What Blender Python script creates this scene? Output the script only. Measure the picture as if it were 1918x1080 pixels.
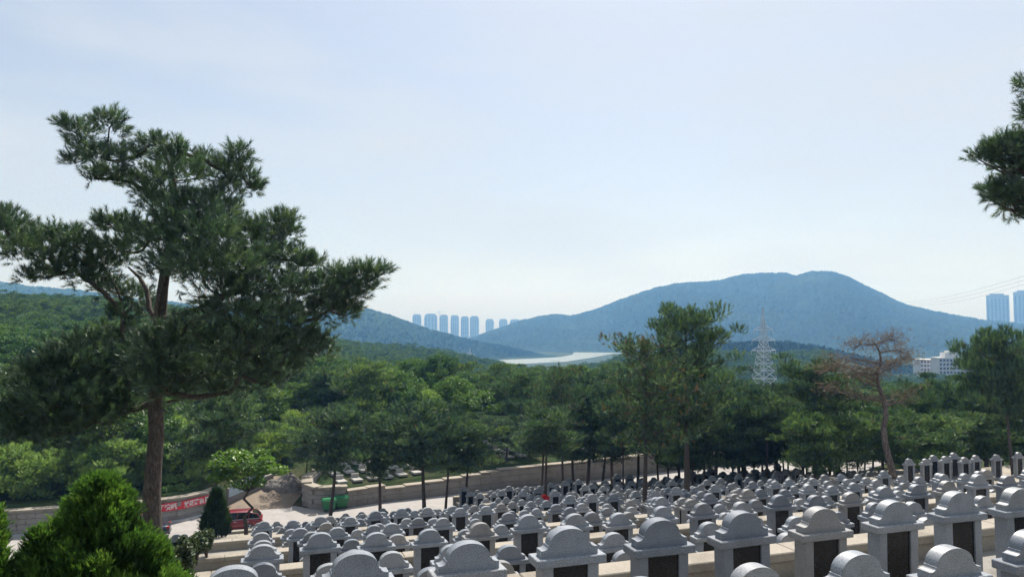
import bpy, math, random
import numpy as np
from mathutils import Vector, Matrix

# ------------------------------------------------------------------ scene, camera, light
scene = bpy.context.scene
for o in list(bpy.data.objects):
    bpy.data.objects.remove(o)
col = scene.collection
rng = np.random.default_rng(7)
random.seed(7)
rad = math.radians

FPX, CX, CY, HOR = 1385.0, 959.0, 540.0, 610.0
PITCH = math.atan((HOR - CY) / FPX)
cam_d = bpy.data.cameras.new('camera')
cam = bpy.data.objects.new('camera', cam_d)
col.objects.link(cam)
cam_d.sensor_width = 36.0
cam_d.lens = FPX / 1918.0 * 36.0
cam_d.clip_start = 0.1
cam_d.clip_end = 20000.0
cam.location = (0, 0, 0)
cam.rotation_euler = (math.pi / 2 + PITCH, 0, 0)
scene.camera = cam

SUN_AZ, SUN_EL = rad(14), rad(54)          # to the right of straight ahead, high
world = bpy.data.worlds.new('World')
scene.world = world
world.use_nodes = True
wn, wl = world.node_tree.nodes, world.node_tree.links
wn.clear()
w_out = wn.new('ShaderNodeOutputWorld')
w_bg = wn.new('ShaderNodeBackground')
w_sky = wn.new('ShaderNodeTexSky')
w_sky.sky_type = 'NISHITA'
w_sky.sun_disc = False
w_sky.sun_elevation = SUN_EL
w_sky.sun_rotation = SUN_AZ
w_sky.altitude = 50
w_sky.air_density = 1.0
w_sky.dust_density = 1.8
w_sky.ozone_density = 1.0
w_bg.inputs['Strength'].default_value = 0.094
# thin high cloud veil over the whole sky
w_tc = wn.new('ShaderNodeTexCoord')
w_map = wn.new('ShaderNodeMapping')
w_map.inputs['Scale'].default_value = (1.3, 1.3, 5.0)
w_nz = wn.new('ShaderNodeTexNoise')
w_nz.inputs['Scale'].default_value = 2.3
w_nz.inputs['Detail'].default_value = 4.0
w_nz.inputs['Roughness'].default_value = 0.5
w_rmp = wn.new('ShaderNodeMapRange')
w_rmp.inputs['From Min'].default_value = 0.35
w_rmp.inputs['From Max'].default_value = 0.70
w_rmp.inputs['To Min'].default_value = 0.42
w_rmp.inputs['To Max'].default_value = 0.95
w_mix = wn.new('ShaderNodeMix')
w_mix.data_type = 'RGBA'
w_mix.inputs['B'].default_value = (5.6, 6.05, 6.55, 1)
wl.new(w_tc.outputs['Generated'], w_map.inputs['Vector'])
wl.new(w_map.outputs['Vector'], w_nz.inputs['Vector'])
wl.new(w_nz.outputs['Fac'], w_rmp.inputs['Value'])
wl.new(w_rmp.outputs['Result'], w_mix.inputs['Factor'])
wl.new(w_sky.outputs['Color'], w_mix.inputs['A'])
wl.new(w_mix.outputs['Result'], w_bg.inputs['Color'])
wl.new(w_bg.outputs['Background'], w_out.inputs['Surface'])

sun_d = bpy.data.lights.new('sun', 'SUN')
sun_d.energy = 5.0
sun_d.angle = rad(0.6)
sun_d.color = (1.0, 0.955, 0.89)
sun = bpy.data.objects.new('sun', sun_d)
col.objects.link(sun)
sdir = Vector((math.sin(SUN_AZ) * math.cos(SUN_EL), math.cos(SUN_AZ) * math.cos(SUN_EL), math.sin(SUN_EL)))
sun.rotation_euler = sdir.to_track_quat('Z', 'Y').to_euler()
sun.location = (60, 90, 120)

scene.view_settings.view_transform = 'Standard'
scene.view_settings.look = 'None'
scene.view_settings.gamma = 1.0
scene.view_settings.use_curve_mapping = False
scene.view_settings.exposure = 0.42
scene.render.engine = 'CYCLES'
cy = scene.cycles
cy.use_denoising = True
cy.denoising_prefilter = 'FAST'
cy.max_bounces = 6
cy.diffuse_bounces = 3
cy.glossy_bounces = 2
cy.transmission_bounces = 3
cy.transparent_max_bounces = 4
cy.volume_bounces = 0
cy.caustics_reflective = False
cy.caustics_refractive = False

# ------------------------------------------------------------------ helpers
CP, SP = math.cos(PITCH), math.sin(PITCH)
def at(px, py, Y):
    """world point seen at photo pixel (px, py) at forward distance Y"""
    a, b = (px - CX) / FPX, (CY - py) / FPX
    s = Y / (CP - SP * b)
    return Vector((a * s, Y, (SP + CP * b) * s))
def xat(px, Y):
    return at(px, HOR, Y).x

def tag(o, label=None, cat=None, group=None, kind=None):
    if label: o['label'] = label
    if cat: o['category'] = cat
    if group: o['group'] = group
    if kind or cat: o['kind'] = kind or 'thing'
    return o

def empty(name, loc=(0, 0, 0), rz=0.0):
    o = bpy.data.objects.new(name, None)
    col.objects.link(o)
    o.location = loc
    o.rotation_euler = (0, 0, rz)
    o.empty_display_size = 0.2
    return o

def link(name, me, parent=None, loc=None, rz=None):
    o = bpy.data.objects.new(name, me)
    col.objects.link(o)
    if parent is not None: o.parent = parent
    if loc is not None: o.location = loc
    if rz is not None: o.rotation_euler = (0, 0, rz)
    return o

def np_mesh(name, V, F, mats, midx=None, smooth=False, tint=None):
    """V (n,3); F (m,k) with constant k"""
    me = bpy.data.meshes.new(name)
    V = np.ascontiguousarray(V, dtype=np.float32); F = np.ascontiguousarray(F, dtype=np.int32)
    m, k = F.shape
    me.vertices.add(len(V)); me.vertices.foreach_set('co', V.ravel())
    me.loops.add(m * k); me.loops.foreach_set('vertex_index', F.ravel())
    me.polygons.add(m)
    me.polygons.foreach_set('loop_start', np.arange(0, m * k, k, dtype=np.int32))
    if midx is not None: me.polygons.foreach_set('material_index', np.ascontiguousarray(midx, dtype=np.int32))
    me.polygons.foreach_set('use_smooth', np.full(m, bool(smooth)))
    for mt in (mats if isinstance(mats, (list, tuple)) else [mats]): me.materials.append(mt)
    if tint is not None:
        at_ = me.attributes.new('tint', 'FLOAT', 'FACE')
        at_.data.foreach_set('value', np.ascontiguousarray(tint, dtype=np.float32))
    me.update(calc_edges=True)
    return me

class MB:
    """collects boxes, prisms, tubes with a material index"""
    def __init__(self): self.v, self.f, self.m, self.s = [], [], [], []
    def add(self, vs, fs, mi=0, smooth=False):
        b = len(self.v)
        self.v += [tuple(p) for p in vs]
        for f in fs:
            self.f.append([i + b for i in f]); self.m.append(mi); self.s.append(smooth)
        return self
    def box(self, x0, x1, y0, y1, z0, z1, mi=0, M=None):
        vs = [(x0,y0,z0),(x1,y0,z0),(x1,y1,z0),(x0,y1,z0),(x0,y0,z1),(x1,y0,z1),(x1,y1,z1),(x0,y1,z1)]
        if M is not None: vs = [M @ Vector(p) for p in vs]
        return self.add(vs, [(0,3,2,1),(4,5,6,7),(0,1,5,4),(1,2,6,5),(2,3,7,6),(3,0,4,7)], mi)
    def bbox(self, x0, x1, y0, y1, z0, z1, b, mi=0):
        """box with chamfered top edges and vertical edges"""
        def ring(i, z): return [(x0+i+b,y0+i,z),(x1-i-b,y0+i,z),(x1-i,y0+i+b,z),(x1-i,y1-i-b,z),(x1-i-b,y1-i,z),(x0+i+b,y1-i,z),(x0+i,y1-i-b,z),(x0+i,y0+i+b,z)]
        vs = ring(b,z0) + ring(0,z0+b) + ring(0,z1-b) + ring(b,z1)
        fs = [tuple(range(7,-1,-1)), tuple(range(24,32))]
        for r in range(3):
            for i in range(8):
                j = (i+1) % 8
                fs.append((r*8+i, r*8+j, r*8+8+j, r*8+8+i))
        return self.add(vs, fs, mi)
    def prism(self, prof, y0, y1, mi=0, smooth=False):
        """prof: (x,z) closed counter-clockwise seen from -Y; extruded along Y"""
        n = len(prof)
        vs = [(x, y0, z) for x, z in prof] + [(x, y1, z) for x, z in prof]
        fs = [tuple(range(n)), tuple(range(2*n-1, n-1, -1))]
        self.add(vs, fs, mi)
        self.add(vs, [(i, n+i, n+(i+1)%n, (i+1)%n) for i in range(n)], mi, smooth)
        return self
    def tube(self, pts, rs, seg=8, mi=0, cap=True, smooth=True):
        pts = [Vector(p) for p in pts]
        if not hasattr(rs, '__len__'): rs = [rs] * len(pts)
        vs = []
        for i, p in enumerate(pts):
            d = (pts[min(i+1, len(pts)-1)] - pts[max(i-1, 0)])
            d = d.normalized() if d.length > 1e-9 else Vector((0,0,1))
            a = d.cross(Vector((0,1,0)) if abs(d.y) < .9 else Vector((1,0,0))).normalized()
            b = d.cross(a)
            for k in range(seg):
                t = 2*math.pi*k/seg
                vs.append(p + (a*math.cos(t) + b*math.sin(t)) * rs[i])
        fs = []
        for i in range(len(pts)-1):
            for k in range(seg):
                k2 = (k+1) % seg
                fs.append((i*seg+k, i*seg+k2, i*seg+seg+k2, i*seg+seg+k))
        self.add(vs, fs, mi, smooth)
        if cap:
            n = len(pts)
            self.add(vs[:seg], [tuple(range(seg-1,-1,-1))], mi)
            self.add(vs[(n-1)*seg:], [tuple(range(seg))], mi)
        return self
    def mesh(self, name, mats):
        me = bpy.data.meshes.new(name)
        me.from_pydata(self.v, [], self.f)
        for mt in (mats if isinstance(mats, (list, tuple)) else [mats]): me.materials.append(mt)
        me.polygons.foreach_set('material_index', self.m)
        me.polygons.foreach_set('use_smooth', self.s)
        me.update()
        return me
    def build(self, name, mats, parent=None, loc=None, rz=None):
        return link(name, self.mesh(name, mats), parent, loc, rz)

_ord = ['zeroth','first','second','third','fourth','fifth','sixth','seventh','eighth','ninth','tenth','eleventh','twelfth','thirteenth','fourteenth','fifteenth','sixteenth','seventeenth','eighteenth','nineteenth','twentieth']
_tens = {2:'twenty',3:'thirty',4:'forty',5:'fifty',6:'sixty',7:'seventy'}
def ordinal(i):
    if i <= 20: return _ord[i]
    if i % 10 == 0: return {3:'thirtieth',4:'fortieth',5:'fiftieth',6:'sixtieth',7:'seventieth'}[i//10]
    return _tens[i//10] + '-' + _ord[i % 10]

# ------------------------------------------------------------------ materials
def mat_new(name):
    m = bpy.data.materials.new(name); m.use_nodes = True
    nt = m.node_tree
    b = nt.nodes['Principled BSDF']
    return m, nt, b
def noise(nt, scale, detail=4, rough=.55, coord='Object'):
    tc = nt.nodes.new('ShaderNodeTexCoord'); n = nt.nodes.new('ShaderNodeTexNoise')
    n.inputs['Scale'].default_value = scale; n.inputs['Detail'].default_value = detail; n.inputs['Roughness'].default_value = rough
    if coord == 'Position':
        g = nt.nodes.new('ShaderNodeNewGeometry'); nt.links.new(g.outputs['Position'], n.inputs['Vector'])
    else:
        nt.links.new(tc.outputs[coord], n.inputs['Vector'])
    return n
def ramp(nt, src, stops):
    r = nt.nodes.new('ShaderNodeValToRGB')
    el = r.color_ramp.elements
    while len(el) < len(stops): el.new(0.5)
    for e, (p, c) in zip(el, stops):
        e.position = p; e.color = (*c, 1) if len(c) == 3 else c
    nt.links.new(src, r.inputs['Fac'])
    return r
def mixc(nt, a, b, fac, mode='MIX'):
    m = nt.nodes.new('ShaderNodeMix'); m.data_type = 'RGBA'; m.blend_type = mode
    for s, v in (('A', a), ('B', b)):
        if hasattr(v, 'node'): nt.links.new(v, m.inputs[s])
        else: m.inputs[s].default_value = (*v, 1)
    if hasattr(fac, 'node'): nt.links.new(fac, m.inputs['Factor'])
    else: m.inputs['Factor'].default_value = fac
    return m.outputs['Result']
def bump(nt, b, src, strength, dist=0.02):
    n = nt.nodes.new('ShaderNodeBump'); n.inputs['Strength'].default_value = strength; n.inputs['Distance'].default_value = dist
    nt.links.new(src, n.inputs['Height']); nt.links.new(n.outputs['Normal'], b.inputs['Normal'])
def simple(name, c, rough=.7, var=.15, scale=6, metal=0.0, bmp=0.0, coord='Object'):
    m, nt, b = mat_new(name)
    n = noise(nt, scale, 5, .6, coord)
    lo = tuple(x*(1-var) for x in c); hi = tuple(min(1, x*(1+var)) for x in c)
    r = ramp(nt, n.outputs['Fac'], [(.3, lo), (.7, hi)])
    nt.links.new(r.outputs['Color'], b.inputs['Base Color'])
    b.inputs['Roughness'].default_value = rough; b.inputs['Metallic'].default_value = metal
    if bmp: bump(nt, b, n.outputs['Fac'], bmp)
    return m

def granite(name, c):
    m, nt, b = mat_new(name)
    f = noise(nt, 95, 2, .7); g = noise(nt, 3.0, 4, .6, 'Position')
    r = ramp(nt, f.outputs['Fac'], [(.34, tuple(x*.45 for x in c)), (.48, c), (.62, tuple(min(.8, x*1.35) for x in c))])
    st = ramp(nt, g.outputs['Fac'], [(.30, (.74,.75,.74)), (.55, (1,1,1)), (.8, (1.0,.99,.97))])
    oi = nt.nodes.new('ShaderNodeObjectInfo')
    orr = ramp(nt, oi.outputs['Random'], [(0, (.86,.87,.88)), (.7, (1,1,1)), (1, (1.06,1.0,.95))])
    c1 = mixc(nt, r.outputs['Color'], st.outputs['Color'], 1.0, 'MULTIPLY')
    c2 = mixc(nt, c1, orr.outputs['Color'], 1.0, 'MULTIPLY')
    nt.links.new(c2, b.inputs['Base Color'])
    b.inputs['Roughness'].default_value = .40; b.inputs['Specular IOR Level'].default_value = .6
    bump(nt, b, f.outputs['Fac'], .12, .004)
    return m
M = {}
M['granite'] = granite('granite', (.262, .284, .318))
M['granite_warm'] = granite('granite_warm', (.25, .248, .25))
M['granite_dark'] = granite('granite_dark', (.18, .20, .235))
M['granite_pale'] = granite('granite_pale', (.46, .45, .43))
m, nt, b = mat_new('black_granite')
n1 = noise(nt, 60, 3); n2 = noise(nt, 2.5, 4, .6, 'Position')
r = ramp(nt, n1.outputs['Fac'], [(.4, (.006,.007,.009)), (.7, (.016,.017,.021))])
nt.links.new(r.outputs['Color'], b.inputs['Base Color'])
b.inputs['Specular IOR Level'].default_value = .28
rr = ramp(nt, n2.outputs['Fac'], [(.35, (.16,.16,.16)), (.7, (.36,.36,.36))]); nt.links.new(rr.outputs['Color'], b.inputs['Roughness'])
M['black'] = m
def concrete(name, c, stain=(.30,.24,.17)):
    m, nt, b = mat_new(name)
    a = noise(nt, .9, 6, .65, 'Position'); f = noise(nt, 22, 4, .6, 'Position')
    r = ramp(nt, a.outputs['Fac'], [(.30, stain), (.47, tuple(x*.86 for x in c)), (.68, c)])
    rf = ramp(nt, f.outputs['Fac'], [(.3, (.78,.78,.78)), (.7, (1,1,1))])
    nt.links.new(mixc(nt, r.outputs['Color'], rf.outputs['Color'], 1.0, 'MULTIPLY'), b.inputs['Base Color'])
    b.inputs['Roughness'].default_value = .85
    bump(nt, b, f.outputs['Fac'], .25, .01)
    return m
M['coping'] = concrete('coping_stone', (.40, .355, .29), (.21,.18,.14))
M['terrace'] = concrete('terrace_paving', (.31, .295, .265), (.15,.13,.105))
M['wallstone'] = concrete('wall_stone', (.33, .31, .29), (.20,.18,.16))
M['road'] = concrete('road_concrete', (.42, .395, .38), (.33,.31,.30))
M['kerb'] = concrete('kerb_concrete', (.46, .47, .48), (.36,.36,.36))
M['red_cloth'] = simple('red_cloth', (.55, .012, .016), .8, .25, 14)
M['rubble'] = concrete('rubble', (.20, .18, .165), (.10,.09,.08))
M['pavb'] = concrete('sandy_paving', (.50, .42, .31), (.34,.28,.20))
M['plot'] = concrete('plot_slab', (.50, .49, .46), (.33,.31,.28))

# terrain
m, nt, b = mat_new('soil_grass')
a = noise(nt, .35, 6, .65, 'Position'); f = noise(nt, 7, 5, .7, 'Position')
r = ramp(nt, a.outputs['Fac'], [(.30, (.105,.088,.055)), (.42, (.065,.075,.034)), (.6, (.042,.075,.028)), (.75, (.075,.105,.042))])
rf = ramp(nt, f.outputs['Fac'], [(.25, (.55,.55,.55)), (.75, (1.1,1.1,1.1))])
nt.links.new(mixc(nt, r.outputs['Color'], rf.outputs['Color'], 1.0, 'MULTIPLY'), b.inputs['Base Color'])
b.inputs['Roughness'].default_value = .95
b.inputs['Specular IOR Level'].default_value = .05
bump(nt, b, f.outputs['Fac'], .6, .08)
M['soil'] = m
M['dirt'] = concrete('bare_dirt', (.26, .20, .15), (.15,.13,.11))

def foliage(name, stops, trans=.35, objvar=.25, gloss=.08):
    m = bpy.data.materials.new(name); m.use_nodes = True
    nt = m.node_tree; nt.nodes.clear()
    out = nt.nodes.new('ShaderNodeOutputMaterial')
    at_ = nt.nodes.new('ShaderNodeAttribute'); at_.attribute_name = 'tint'
    r = ramp(nt, at_.outputs['Fac'], stops)
    oi = nt.nodes.new('ShaderNodeObjectInfo')
    ov = ramp(nt, oi.outputs['Random'], [(0, (1-objvar, 1-objvar*.8, 1-objvar*.4)), (.5, (1,1,1)), (1, (1+objvar, 1+objvar*.6, 1-objvar*.4))])
    c = mixc(nt, r.outputs['Color'], ov.outputs['Color'], 1.0, 'MULTIPLY')
    d = nt.nodes.new('ShaderNodeBsdfDiffuse'); t = nt.nodes.new('ShaderNodeBsdfTranslucent'); g = nt.nodes.new('ShaderNodeBsdfGlossy')
    g.inputs['Roughness'].default_value = .45; g.inputs['Color'].default_value = (.7,.75,.7,1)
    nt.links.new(c, d.inputs['Color'])
    tcol = mixc(nt, c, (1.1, 1.2, .6), 1.0, 'MULTIPLY')
    nt.links.new(tcol, t.inputs['Color'])
    mx = nt.nodes.new('ShaderNodeMixShader'); mx.inputs['Fac'].default_value = trans
    nt.links.new(d.outputs[0], mx.inputs[1]); nt.links.new(t.outputs[0], mx.inputs[2])
    m2 = nt.nodes.new('ShaderNodeMixShader'); m2.inputs['Fac'].default_value = gloss
    nt.links.new(mx.outputs[0], m2.inputs[1]); nt.links.new(g.outputs[0], m2.inputs[2])
    nt.links.new(m2.outputs[0], out.inputs['Surface'])
    return m
M['pine'] = foliage('pine_needles', [(0, (.024,.055,.028)), (.35, (.070,.138,.052)), (.75, (.175,.275,.092)), (.95, (.28,.38,.125)), (1, (.20,.11,.055))], .34, .22)
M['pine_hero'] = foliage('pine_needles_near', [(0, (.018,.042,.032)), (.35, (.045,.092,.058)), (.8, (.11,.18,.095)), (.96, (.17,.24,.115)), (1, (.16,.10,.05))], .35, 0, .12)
M['pine_bright'] = foliage('pine_needles_young', [(0, (.11,.185,.055)), (.5, (.24,.37,.11)), (1, (.40,.50,.20))], .58, .15)
M['dead'] = foliage('dry_needles', [(0, (.10,.058,.042)), (.5, (.17,.105,.078)), (1, (.23,.16,.12))], .3, .1)
M['leaf'] = foliage('broad_leaves', [(0, (.038,.085,.028)), (.5, (.088,.170,.048)), (1, (.185,.28,.08))], .36, .30, .03)
M['leaf_bright'] = foliage('bright_leaves', [(0, (.065,.13,.018)), (.5, (.11,.21,.028)), (1, (.19,.30,.05))], .45, .1)
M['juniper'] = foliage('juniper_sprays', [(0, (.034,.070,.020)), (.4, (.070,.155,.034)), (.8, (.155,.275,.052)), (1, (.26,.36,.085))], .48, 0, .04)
M['cypress'] = foliage('cypress_sprays', [(0, (.012,.030,.012)), (.6, (.025,.055,.018)), (1, (.06,.11,.03))], .3, 0)
M['shrub'] = foliage('shrub_leaves', [(0, (.030,.050,.020)), (.6, (.06,.09,.035)), (1, (.13,.16,.07))], .3, .1)

def bark(name, c1, c2, sc=9):
    m, nt, b = mat_new(name)
    tc = nt.nodes.new('ShaderNodeTexCoord'); mp = nt.nodes.new('ShaderNodeMapping'); mp.inputs['Scale'].default_value = (1, 1, .35)
    v = nt.nodes.new('ShaderNodeTexVoronoi'); v.inputs['Scale'].default_value = sc; v.feature = 'DISTANCE_TO_EDGE'
    n = nt.nodes.new('ShaderNodeTexNoise'); n.inputs['Scale'].default_value = sc*.8; n.inputs['Detail'].default_value = 6
    nt.links.new(tc.outputs['Object'], mp.inputs['Vector'])
    mv = nt.nodes.new('ShaderNodeMix'); mv.data_type = 'VECTOR'; mv.inputs['Factor'].default_value = .12
    nt.links.new(mp.outputs['Vector'], mv.inputs['A']); nt.links.new(n.outputs['Color'], mv.inputs['B'])
    nt.links.new(mv.outputs['Result'], v.inputs['Vector']); nt.links.new(mp.outputs['Vector'], n.inputs['Vector'])
    r = ramp(nt, n.outputs['Fac'], [(.3, c1), (.7, c2)])
    e = ramp(nt, v.outputs['Distance'], [(.0, (.4,.4,.4)), (.12, (1,1,1))])
    nt.links.new(mixc(nt, r.outputs['Color'], e.outputs['Color'], 1.0, 'MULTIPLY'), b.inputs['Base Color'])
    b.inputs['Roughness'].default_value = .9
    bump(nt, b, e.outputs['Color'], .8, .03)
    return m
M['bark'] = bark('pine_bark', (.066,.050,.043), (.165,.128,.105), 26)
M['bark_red'] = bark('red_pine_bark', (.10,.058,.045), (.21,.125,.095), 20)
M['bark_dead'] = bark('dead_bark', (.10,.078,.068), (.22,.18,.16))

BANNER_TEXT = '文明祭祀不烧纸 献花寄哀思'
LETTER_MESH = {}
for ch in BANNER_TEXT:
    if ch == ' ': continue
    cu = bpy.data.curves.new('letter', 'FONT'); cu.body = ch; cu.size = .53; cu.align_x = 'CENTER'; cu.extrude = .006; cu.offset = .012
    tmp = bpy.data.objects.new('letter', cu); col.objects.link(tmp)
    LETTER_MESH[ch] = bpy.data.meshes.new_from_object(tmp.evaluated_get(bpy.context.evaluated_depsgraph_get()))
    bpy.data.objects.remove(tmp)
# ------------------------------------------------------------------ ground heights
RA = rad(19.0)
CA, SA = math.cos(RA), math.sin(RA)
def nt_of(x, y): return -SA*x + CA*y, CA*x + SA*y
def xy_of(n, t): return CA*t - SA*n, SA*t + CA*n
PITCH_N = 8.6
NT = [7.85 + PITCH_N*k for k in range(7)] + [66.8]
GN_ = [-14.0, -8, -.75, 7.85, 16.45, 25.05, 33.65, 42.25, 50.85, 59.45, 60.6, 61.6, 400]
GZ_ = [1.2, -.2, -1.65, -3.86, -6.0, -8.05, -9.85, -12.0, -14.15, -16.05, -16.2, -16.66, -16.66]
def G(n): return np.interp(n, GN_, GZ_)
# terrace segments: (terrace, t start, t end, level)
SEG = [(0, -.75, 76, -3.86), (1, -3.0, 76, -6.0), (2, -3.0, 76, -8.05), (3, -3.0, 76, -9.85), (4, -3.0, 62, -12.0),
       (5, -3.0, 15.9, -14.15), (5, 16, 56, -13.45), (6, -1.5, 15.9, -16.05), (6, 16, 52, -14.75)]

W_LEFT = [(-66, 46), (-52, 54.5), (-41, 59.0), (-34, 61.2), (-30.2, 62.6), (-28.2, 64.2), (-27.0, 66.2), (-26.6, 68.4)]
W_RIGHT = [(-19.9, 75.0), (-19.9, 71.2), (-19.4, 69.4), (-18.4, 68.3), (-17.0, 68.0), (-15.1, 68.7), (-12.0, 70.9), (-5.2, 74.4), (-.5, 76.7), (10.7, 81.8), (24.0, 89.0), (52.0, 104.0), (95.0, 127.0)]
def inside(poly, x, y):
    c = np.zeros(np.shape(x), bool); n = len(poly); j = n-1
    for i in range(n):
        xi, yi = poly[i]; xj, yj = poly[j]
        if yi != yj:
            c ^= ((yi > y) != (yj > y)) & (x < (xj-xi)*(y-yi)/(yj-yi) + xi)
        j = i
    return c
def offset(pl, d):
    out = []
    for i, p in enumerate(pl):
        a = Vector(pl[max(i-1, 0)]); c = Vector(pl[min(i+1, len(pl)-1)])
        t = (c-a).normalized(); out.append((p[0]-t.y*d, p[1]+t.x*d))
    return out
PL_L = offset(W_LEFT, .95) + [(-26.9, 70), (-31, 90), (-66, 95), (-140, 95), (-140, 20), (-80, 36)]
PL_R = [(-19.0, 200)] + offset(W_RIGHT, .95) + [(160, 165), (160, 200)]
def sstep(a, b, x):
    t = np.clip((x-a)/(b-a), 0, 1); return t*t*(3-2*t)
def far_z(x, y):
    n, t = nt_of(x, y)
    nw = np.interp(t, [-40, 8, 55, 110], [68, 71, 77.5, 84])
    d = n - nw
    z = np.interp(d, [-5, 0, 30, 48, 80, 120, 200, 300, 400, 600, 1000, 6000], [-15.2, -15.2, -15.0, -18.0, -23.5, -26.5, -27.5, -25.5, -24.5, -42, -62.5, -62.5])
    z = z + sstep(12, 26, t)*np.interp(d, [0, 30, 60], [.65, .65, 0]) + np.interp(d, [1, 12, 30, 60], [0, 1.3, 1.5, 0])*(x > -20)
    u = x/np.maximum(y, 20)
    wl_ = sstep(-.06, -.55, u)
    z = z + wl_*np.interp(d, [0, 20, 60, 120, 200, 320, 600, 1100], [0, 2, 11, 20, 27, 27, 14, 2])
    z = z - np.exp(-((u-.05)/.085)**2)*np.interp(d, [60, 200, 330, 500, 900], [0, 4, 15, 17, 0])
    z = z - np.exp(-((u-.335)/.055)**2)*np.interp(d, [5, 25, 60, 250, 330], [0, 3, 7, 13, 3]) - sstep(.42, .53, u)*np.interp(d, [0, 15, 30, 80, 400, 600], [1.5, 6, 9, 14, 19, 0])
    z = z + .8*np.sin(x*.045+1.3)*np.sin(y*.037)*np.clip(d/80, 0, 1)
    return z
def ground_z(x, y):
    x = np.asarray(x, float); y = np.asarray(y, float)
    n, t = nt_of(x, y)
    z = G(n)
    fld = (t > np.where(n > 10, -2.9, -.7)) & (t < 78) & (n < 62) & (n > -9)
    z = np.where(fld, z - .75, z)
    # soft ground left of the field sinks a little into a side lawn
    fz = far_z(x, y)
    inL = inside(PL_L, x, y); inR = inside(PL_R, x, y)
    z = np.where(inL, np.maximum(fz, -14.55), z)
    z = np.where(inR, fz, z)
    # dirt track between the two walls climbs away
    tr = (~inL) & (~inR) & (y > 69) & (n > 64) & (x < -19.6)
    z = np.where(tr, np.minimum(-16.66 + (y-69)*.16, fz), z)
    return np.where((n > 95) & (~inL) & (~inR), fz, z)
def gz(x, y): return float(ground_z(np.array([x]), np.array([y]))[0])

def graded(a, b, step, lo, hi, ratio=1.09):
    c = list(np.arange(a, b+1e-6, step))
    s, v = step, c[-1]
    while v < hi: s *= ratio; v += s; c.append(min(v, hi))
    s, v = step, c[0]; pre = []
    while v > lo: s *= ratio; v -= s; pre.append(max(v, lo))
    return np.array(pre[::-1] + c)
gx = graded(-66, 80, 1.1, -4400, 4400); gy = graded(-20, 118, .8, -260, 4300)
X, Y = np.meshgrid(gx, gy)
Zg = ground_z(X.ravel(), Y.ravel())
nx, ny = len(gx), len(gy)
ii = (np.arange(ny-1)[:, None]*nx + np.arange(nx-1)[None]).ravel()
F = np.stack([ii, ii+1, ii+nx+1, ii+nx], 1)
ground = link('ground', np_mesh('ground', np.stack([X.ravel(), Y.ravel(), Zg], 1), F, M['soil'], smooth=True))
tag(ground, 'earth and grass hillside falling away to the wooded valley', None, None, 'structure')

# road sheet
mb = MB()
ROADZ = -16.6
far_edge = [(-66, 46.0), (-52, 54.5)] + W_LEFT[2:6] + [(-27.2, 66.5), (-24.0, 68.6), (-20.6, 69.6)] + W_RIGHT[3:]
vs, fs = [], []
for i, (x, y) in enumerate(far_edge):
    n, t = nt_of(x, y)
    xn, yn = xy_of(float(np.interp(t, [15, 17], [61.7, 61.75])) if t < 60 else n-6, t)
    vs += [(xn, yn, ROADZ), (x, y, ROADZ)]
    if i: fs.append((2*i-2, 2*i, 2*i+1, 2*i-1))
mb.add(vs, fs)
tag(mb.build('road', M['road']), 'pale concrete road along the foot of the graves', None, None, 'structure')
# dirt apron of the side track
mb = MB()
px_ = [(-26.3, 66.8), (-23, 67.6), (-20.3, 68.6), (-20.2, 71.5), (-20.4, 76), (-21.5, 84), (-26, 84), (-26.6, 76), (-26.6, 69)]
mb.add([(x, y, gz(x, y)+.05) for x, y in px_], [tuple(range(len(px_)))])
tag(mb.build('dirt_track', M['dirt']), 'bare dirt track climbing between two stone walls', None, None, 'structure')

def mound(px, py, Y, w, h, label, name, mat, cat, seed):
    r_ = np.random.default_rng(seed); x0 = xat(px, Y); z0 = gz(x0, Y)
    N = 26; vs = []; fs = []
    for i in range(N):
        for j in range(N):
            a_, b_ = (i/(N-1)-.5)*2, (j/(N-1)-.5)*2; rr = math.hypot(a_, b_)
            vs.append((a_*w, b_*w*.9, h*max(0, 1-rr**1.4)*(1+.3*math.sin(a_*5+b_*3)) + (r_.random()*.22*h if rr < .98 else -.15)))
    for i in range(N-1):
        for j in range(N-1): fs.append((i*N+j, i*N+N+j, i*N+N+j+1, i*N+j+1))
    mb = MB(); mb.add(vs, fs); tag(mb.build(name, mat, None, (x0, Y, z0-.05)), label, cat)
# ------------------------------------------------------------------ terraces
T0, T1 = -.75, 76.0
def slab(mb, n0, n1, t0, t1, z0, z1):
    p = [xy_of(n0, t0), xy_of(n0, t1), xy_of(n1, t1), xy_of(n1, t0)]
    mb.add([(x, y, z0) for x, y in p] + [(x, y, z1) for x, y in p], [(0,3,2,1),(4,5,6,7),(0,1,5,4),(1,2,6,5),(2,3,7,6),(3,0,4,7)])
mb = MB()
for (k, ts_, te, g) in SEG:
    n0 = NT[k]; dn = 2.2 if k < 7 else 1.9
    slab(mb, n0-1.0, n0+1.7, ts_, te, g-dn, g)
    slab(mb, n0-3.05, n0-1.003, ts_, te, g-dn, g+.5)
    slab(mb, n0-(6.60 if k < 7 else 5.0), n0-3.053, ts_, te, g-dn, g+.85)
tag(mb.build('terrace_paving', M['terrace']), 'stepped paved terraces under the rows of graves', None, None, 'structure')
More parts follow.
